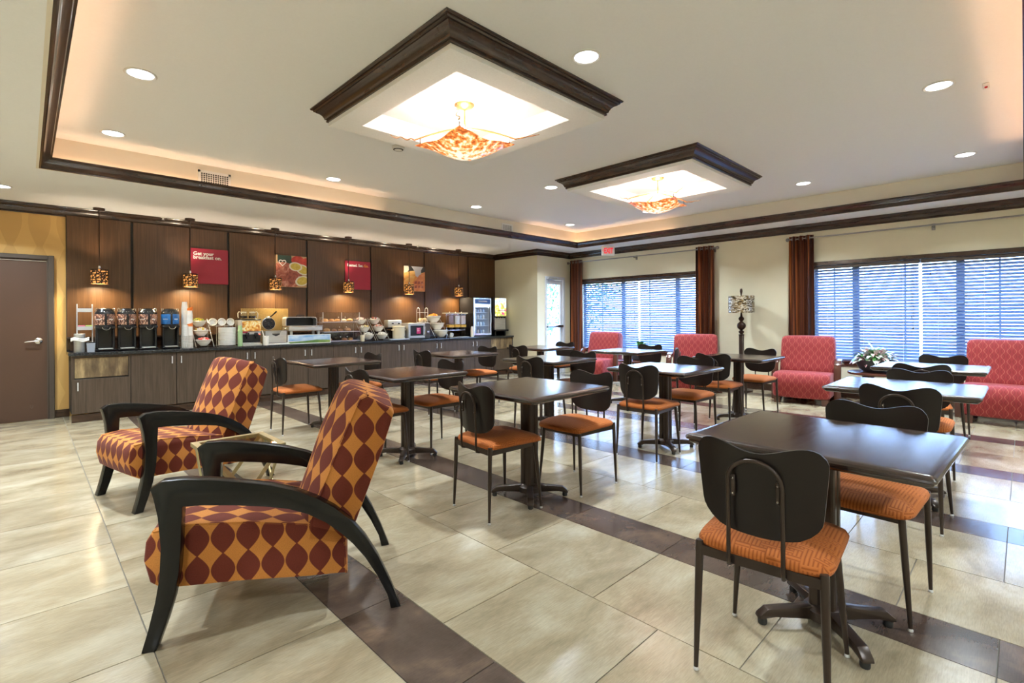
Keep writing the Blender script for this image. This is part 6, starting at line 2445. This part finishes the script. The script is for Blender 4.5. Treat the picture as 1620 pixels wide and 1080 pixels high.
for sx in (-0.2, 0.2):
    MB().box(sx - 0.02, sx + 0.02, -0.10, 0.15, 0, 0.013).build('foot', m_black, mw)
# bread rack on the microwave
br = thing('bread_rack', 'white wire rack with two arched ends standing on the microwave', 'rack', (5.60, 8.28, CT + 0.306))
for sx in (-0.095, 0.095):
    mb = MB()
    pts = [(sx, -0.05, 0.0), (sx, -0.05, 0.24)] + [(sx, -0.05 * math.cos(a), 0.24 + 0.055 * math.sin(a)) for a in [PI * q / 8 for q in range(1, 8)]] + [(sx, 0.05, 0.24), (sx, 0.05, 0.0)]
    mb.tube(pts, 0.004, 6)
    mb.build('arched_end', m_white, br)
mb = MB()
for z in (0.01, 0.20):
    for yy in (-0.05, 0.0, 0.05):
        mb.tube([(-0.095, yy, z), (0.095, yy, z)], 0.003, 5)
mb.build('wire_shelf', m_white, br)
m_bread = noise_mat('bread_crust', [(0.35, (0.60, 0.40, 0.20)), (0.65, (0.82, 0.66, 0.42))], nscale=16, rough=0.6)
for k in range(2):
    mb = MB()
    mb.rbox(-0.04, 0.04, -0.04, 0.04, 0, 0.075, 0.025, 3)
    o = mb.build('bread_loaf', m_bread)
    o.location = (5.565 + 0.085 * k, 8.28, CT + 0.306 + 0.015)
    o.rotation_euler = (0, 0, 0.2 - 0.3 * k)
    tag(o, ['left', 'right'][k] + ' wrapped bread piece in the wire rack on the microwave', 'bread', 'bread in the wire rack')

# cereal dispenser
ce = thing('cereal_dispenser', 'triple cereal dispenser with clear bins and gold bands on a steel frame', 'cereal dispenser', (6.39, 8.24, CT))
mb = MB()
for sx in (-0.24, 0.24):
    mb.box(sx - 0.006, sx + 0.006, -0.02, 0.0, 0.0, 0.49)
    mb.box(sx - 0.006, sx + 0.006, -0.02, 0.16, 0.0, 0.012)
mb.box(-0.245, 0.245, -0.03, 0.0, 0.14, 0.155)
mb.build('frame', m_chrome, ce)
MB().rbox(-0.27, 0.27, -0.08, 0.10, 0.485, 0.505, 0.004, 1).build('top_rail', m_cream, ce)
m_c1 = noise_mat('chocolate_cereal', [(0.4, (0.10, 0.04, 0.02)), (0.6, (0.30, 0.14, 0.08))], nscale=80, rough=0.7)
m_c2 = noise_mat('flake_cereal', [(0.4, (0.50, 0.45, 0.38)), (0.6, (0.78, 0.74, 0.66))], nscale=70, rough=0.7)
m_c3 = noise_mat('pale_pink_cereal', [(0.4, (0.50, 0.36, 0.28)), (0.6, (0.74, 0.60, 0.50))], nscale=70, rough=0.7)
m_goldband = mat('gold_band', (0.75, 0.42, 0.05), 0.4)
for k, m_ in enumerate((m_c1, m_c2, m_c3)):
    x_ = -0.155 + 0.155 * k
    cb = MB().rbox(x_ - 0.066, x_ + 0.066, -0.075, 0.06, 0.26, 0.485, 0.006, 1).build('bin', m_acrylic, ce)
    MB().rbox(x_ - 0.060, x_ + 0.060, -0.069, 0.054, 0.27, 0.445, 0.006, 1).build('cereal', m_, cb)
    MB().rbox(x_ - 0.068, x_ + 0.068, -0.080, 0.06, 0.205, 0.258, 0.005, 1).build('band', m_goldband, ce)
    mb = MB()
    mb.prism([(x_ - 0.05, 0.205), (x_ + 0.05, 0.205), (x_ + 0.025, 0.15), (x_ - 0.025, 0.15)], 'y', -0.06, 0.04)
    mb.build('chute', m_black, ce)
    MB().lathe([(0.016, 0), (0.014, 0.02), (0, 0.022)], n=12, M=Matrix.Translation((x_, -0.08, 0.19)) @ Matrix.Rotation(R(90), 4, 'X')).build('knob', m_black, ce)
    MB().lathe([(0.010, 0), (0.012, 0.012), (0.004, 0.022), (0, 0.023)], c=(x_, 0, 0.505), n=12).build('lid_knob', m_white, ce)
ty = MB().rbox(6.16, 6.60, 8.03, 8.16, CT, CT + 0.016, 0.006, 2).build('serving_tray', m_steel)
tag(ty, 'narrow silver tray below the cereal dispenser', 'tray')
mp = thing('milk_jug', 'small white jug at the foot of the large bowl stand', 'jug', (6.15, 8.07, CT))
MB().lathe([(0.028, 0), (0.034, 0.01), (0.036, 0.05), (0.026, 0.085), (0.030, 0.10), (0.027, 0.10), (0.023, 0.085), (0, 0.02)], n=20).build('jug_body', m_porc, mp)
MB().tube([(0.030, 0, 0.085), (0.055, 0, 0.08), (0.055, 0, 0.04), (0.034, 0, 0.03)], 0.004, 6).build('handle', m_porc, mp)
cup_stack(6.665, 8.03, CT, 15, 0.0092, 0.034, 0.026, 0.09, m_paper, 'white paper cup nested in the stack before the drinks fridge', 'white cups before the fridge')

# drinks fridge
fg = thing('drinks_fridge', 'tall glass-fronted drinks fridge with black sides standing on the counter', 'fridge', (6.965, 8.30, CT))
w2, d2_, h2 = 0.245, 0.235, 0.815
m_fin = mat('white_fridge_liner', (0.68, 0.70, 0.74), 0.4)
mb = MB()
mb.box(-w2, -w2 + 0.02, -d2_, d2_, 0.02, h2)
mb.box(w2 - 0.02, w2, -d2_, d2_, 0.02, h2)
mb.box(-w2, w2, d2_ - 0.02, d2_, 0.02, h2)
mb.box(-w2, w2, -d2_, d2_, h2, h2 + 0.015)
mb.box(-w2, w2, -d2_, d2_, 0.0, 0.03)
mb.build('cabinet', m_black, fg)
mb = MB()
mb.box(-w2 + 0.02, -w2 + 0.024, -d2_ + 0.02, d2_ - 0.02, 0.03, h2 - 0.01)
mb.box(w2 - 0.024, w2 - 0.02, -d2_ + 0.02, d2_ - 0.02, 0.03, h2 - 0.01)
mb.box(-w2 + 0.02, w2 - 0.02, d2_ - 0.026, d2_ - 0.021, 0.03, h2 - 0.01)
mb.build('liner', m_fin, fg)
for z in (0.05, 0.22, 0.37, 0.51, 0.62):
    MB().box(-w2 + 0.026, w2 - 0.026, -d2_ + 0.05, d2_ - 0.03, z, z + 0.008).build('shelf', m_fin, fg)
dq = MB()
for (a, b, c, d_) in ((-w2, -w2 + 0.032, 0.03, h2), (w2 - 0.032, w2, 0.03, h2), (-w2 + .032, w2 - .032, 0.03, 0.07), (-w2 + .032, w2 - .032, h2 - 0.14, h2)):
    dq.box(a, b, -d2_ - 0.022, -d2_ - 0.001, c, d_)
dq = dq.build('door', m_chrome, fg)
MB().box(-w2 + 0.03, w2 - 0.03, -d2_ - 0.014, -d2_ - 0.008, 0.07, h2 - 0.14).build('door_glass', m_glass, dq)
MB().box(-w2 + 0.035, w2 - 0.035, -d2_ - 0.026, -d2_ - 0.022, h2 - 0.12, h2 - 0.02).build('header_panel', mat('lit_blue_header', (0.03, 0.07, 0.2), 0.3, emit=(0.06, 0.14, 0.4), estr=0.15), dq)
mb = MB()
pts = [(-0.12 + 0.24 * q / 20, -d2_ - 0.028, h2 - 0.07 + 0.016 * math.sin(q * 1.9)) for q in range(21)]
mb.tube(pts, 0.006, 5)
mb.build('header_script', m_textw, dq)
MB().tube([(w2 - 0.016, -d2_ - 0.04, 0.30), (w2 - 0.016, -d2_ - 0.04, 0.50)], 0.006, 6).build('handle', m_chrome, dq)
l = bpy.data.lights.new('fridge_light', 'AREA')
l.energy = 5.5
l.size = 0.3
l.shape = 'RECTANGLE'
l.size_y = 0.2
l.color = (0.8, 0.9, 1.0)
lo = bpy.data.objects.new('fridge_light', l)
COL.objects.link(lo)
lo.parent = fg
lo.location = (0, -0.04, h2 - 0.01)
m_blueb = mat('pale_blue_bottle', (0.40, 0.55, 0.75), 0.2)
sn = ['bottom', 'second', 'third', 'fourth']
for si, z in enumerate((0.058, 0.228, 0.378, 0.518)):
    for k in range(5):
        mb = MB()
        hh_ = 0.085 if si < 3 else 0.07
        mb.lathe([(0.0, 0), (0.022, 0), (0.024, 0.005), (0.024, hh_ * 0.7), (0.012, hh_ * 0.9), (0.012, hh_), (0, hh_)], n=12)
        o = mb.build('drink_carton', m_blueb if (k + si) % 2 else m_paper)
        o.location = (6.965 - 0.15 + 0.075 * k, 8.30 - 0.10, CT + z + 0.0012)
        tag(o, 'small drink bottle on the %s shelf of the fridge' % sn[si], 'bottle', 'drinks on the %s fridge shelf' % sn[si])

# juice dispenser with a lit picture front
ju = thing('juice_dispenser', 'steel juice dispenser with a glowing fruit picture panel at the right end', 'juice dispenser', (7.57, 8.27, CT))
MB().rbox(-0.205, 0.20, -0.10, 0.20, 0.14, 0.84, 0.008, 2).build('body', m_black, ju)
MB().rbox(-0.15, 0.18, -0.108, -0.098, 0.13, 0.40, 0.004, 1).build('steel_front', m_steel, ju)
for sx in (-0.14, 0.15):
    MB().box(sx - 0.02, sx + 0.02, -0.12, 0.16, 0.0, 0.10).build('leg', m_black, ju)
MB().rbox(-0.205, 0.20, -0.19, 0.18, 0.10, 0.135, 0.006, 1).build('drip_tray', m_black, ju)
m_lit = mat('lit_fruit_picture', (0.9, 0.9, 0.9), 0.3, emit=(1, 1, 1), estr=0.45)
nt, b_ = nodes_of(m_lit)
vv = coords(nt, 'Object', (1, 1, 1))
n_ = node(nt, 'ShaderNodeTexNoise')
n_.inputs['Scale'].default_value = 11
n_.inputs['Detail'].default_value = 2
nt.links.new(vv, n_.inputs['Vector'])
sep = nt.nodes.new('ShaderNodeSeparateXYZ')
tc = nt.nodes.new('ShaderNodeTexCoord')
nt.links.new(tc.outputs['Object'], sep.inputs[0])
# flowers and fruit are dense low on the panel, pale sky blue at its top
hz = node(nt, 'ShaderNodeMapRange')
hz.inputs['From Min'].default_value = 0.45
hz.inputs['From Max'].default_value = 0.80
hz.inputs['To Min'].default_value = 0.16
hz.inputs['To Max'].default_value = -0.06
nt.links.new(sep.outputs['Z'], hz.inputs['Value'])
sm_ = math_chain(nt, 'ADD', n_.outputs['Fac'], hz.outputs[0])
rr_ = ramp(nt, [(0.40, (0.45, 0.75, 1.0)), (0.52, (0.95, 0.97, 1.0)), (0.60, (1.0, 0.75, 0.12)), (0.68, (0.30, 0.65, 0.10)), (0.76, (0.85, 0.05, 0.30))])
nt.links.new(sm_, rr_.inputs[0])
nt.links.new(rr_.outputs[0], b_.inputs['Base Color'])
nt.links.new(rr_.outputs[0], b_.inputs['Emission Color'])
MB().rbox(-0.14, 0.195, -0.125, -0.100, 0.43, 0.835, 0.012, 2).build('picture_panel', m_lit, ju)
mb = MB()
pts = [(-0.07 + 0.22 * q / 18, -0.127, 0.56 + 0.010 * math.sin(q * 2.2)) for q in range(19)]
mb.tube(pts, 0.006, 5)
mb.build('panel_script', mat('plum_print', (0.18, 0.01, 0.10), 0.4), ju)
for k in range(4):
    x_ = -0.10 + 0.075 * k
    mb = MB()
    mb.rbox(x_ - 0.012, x_ + 0.012, -0.14, -0.10, 0.385, 0.425, 0.004, 1)
    mb.build('nozzle', m_black, ju)

# ------------------------------------------------------------------ outside
gm = MB().box(XW + 0.2, 30, -14, 26, -0.25, -0.12)
gm.box(XA + 0.2, XW + 0.2, YD + 0.2, 26, -0.25, -0.12)
struct('ground', gm, noise_mat('pale_patio_concrete', [(0.3, (0.48, 0.48, 0.47)), (0.7, (0.58, 0.58, 0.56))], nscale=3, rough=0.8))
fe = thing('iron_fence', 'black iron railing fence outside beyond the glass exit door', 'fence', (0, 0, -0.12))
m_iron = mat('painted_iron', (0.10, 0.12, 0.14), 0.5)
A = Vector((8.6, 12.4, 0))
B = Vector((13.5, 10.6, 0))
n = 46
for zz in (0.25, 1.25):
    MB().tube([A + Vector((0, 0, zz)), B + Vector((0, 0, zz))], 0.018, 6).build('rail', m_iron, fe)
ba = None
for k in range(n + 1):
    p = A.lerp(B, k / n)
    if ba is None:
        ba = MB().tube([(0, 0, 0.0), (0, 0, 1.4)], 0.010, 5).build('baluster', m_iron, fe)
        o = ba
    else:
        o = bpy.data.objects.new('baluster', ba.data)
        COL.objects.link(o)
        o.parent = fe
    o.location = p
m_tree = noise_mat('green_tree_leaf', [(0.3, (0.03, 0.10, 0.03)), (0.7, (0.12, 0.24, 0.09))], nscale=3, rough=0.6)  # leaf's own greens, mixed at random by noise
m_bark = mat('tree_bark', (0.16, 0.12, 0.09), 0.8)
TR = [(10.6, 18.0, 1.8, 'bushy tree outside beyond the glass door, left one'), (15.6, 12.9, 2.4, 'bushy tree outside beyond the glass door, right one')]
for ti, (x, y, r_, lab) in enumerate(TR):
    root = thing('tree', lab, 'tree', (x, y, -0.12), 0, 'trees outside the windows')
    MB().tube([(0, 0, 0), (0.05, 0.02, 1.2), (0.0, 0.1, 2.4)], [0.14, 0.11, 0.08], 8).build('trunk', m_bark, root)
    rnd = random.Random(40 + ti)
    mb = MB()
    blobs = [(rnd.uniform(-0.6, 0.6) * r_, rnd.uniform(-0.6, 0.6) * r_, rnd.uniform(0.5, 1.5) * r_, rnd.uniform(0.4, 0.65) * r_) for _ in range(9)]
    for (bx, by, bz, br_) in blobs:
        for q in range(260):
            v = Vector((rnd.gauss(0, 1), rnd.gauss(0, 1), rnd.gauss(0, 1))).normalized() * br_ * rnd.uniform(0.75, 1.0)
            c = Vector((bx, by, bz + 0.4)) + v
            s = rnd.uniform(0.05, 0.11)
            a = Vector((rnd.gauss(0, 1), rnd.gauss(0, 1), rnd.gauss(0, 1))).normalized() * s
            b = v.normalized().cross(a).normalized() * s * 0.6
            mb.add([c - a, c + b, c + a, c - b], [(0, 1, 2, 3)])
    o = mb.build('foliage', m_tree, root, noflip=True)
    o['kind'] = 'stuff'
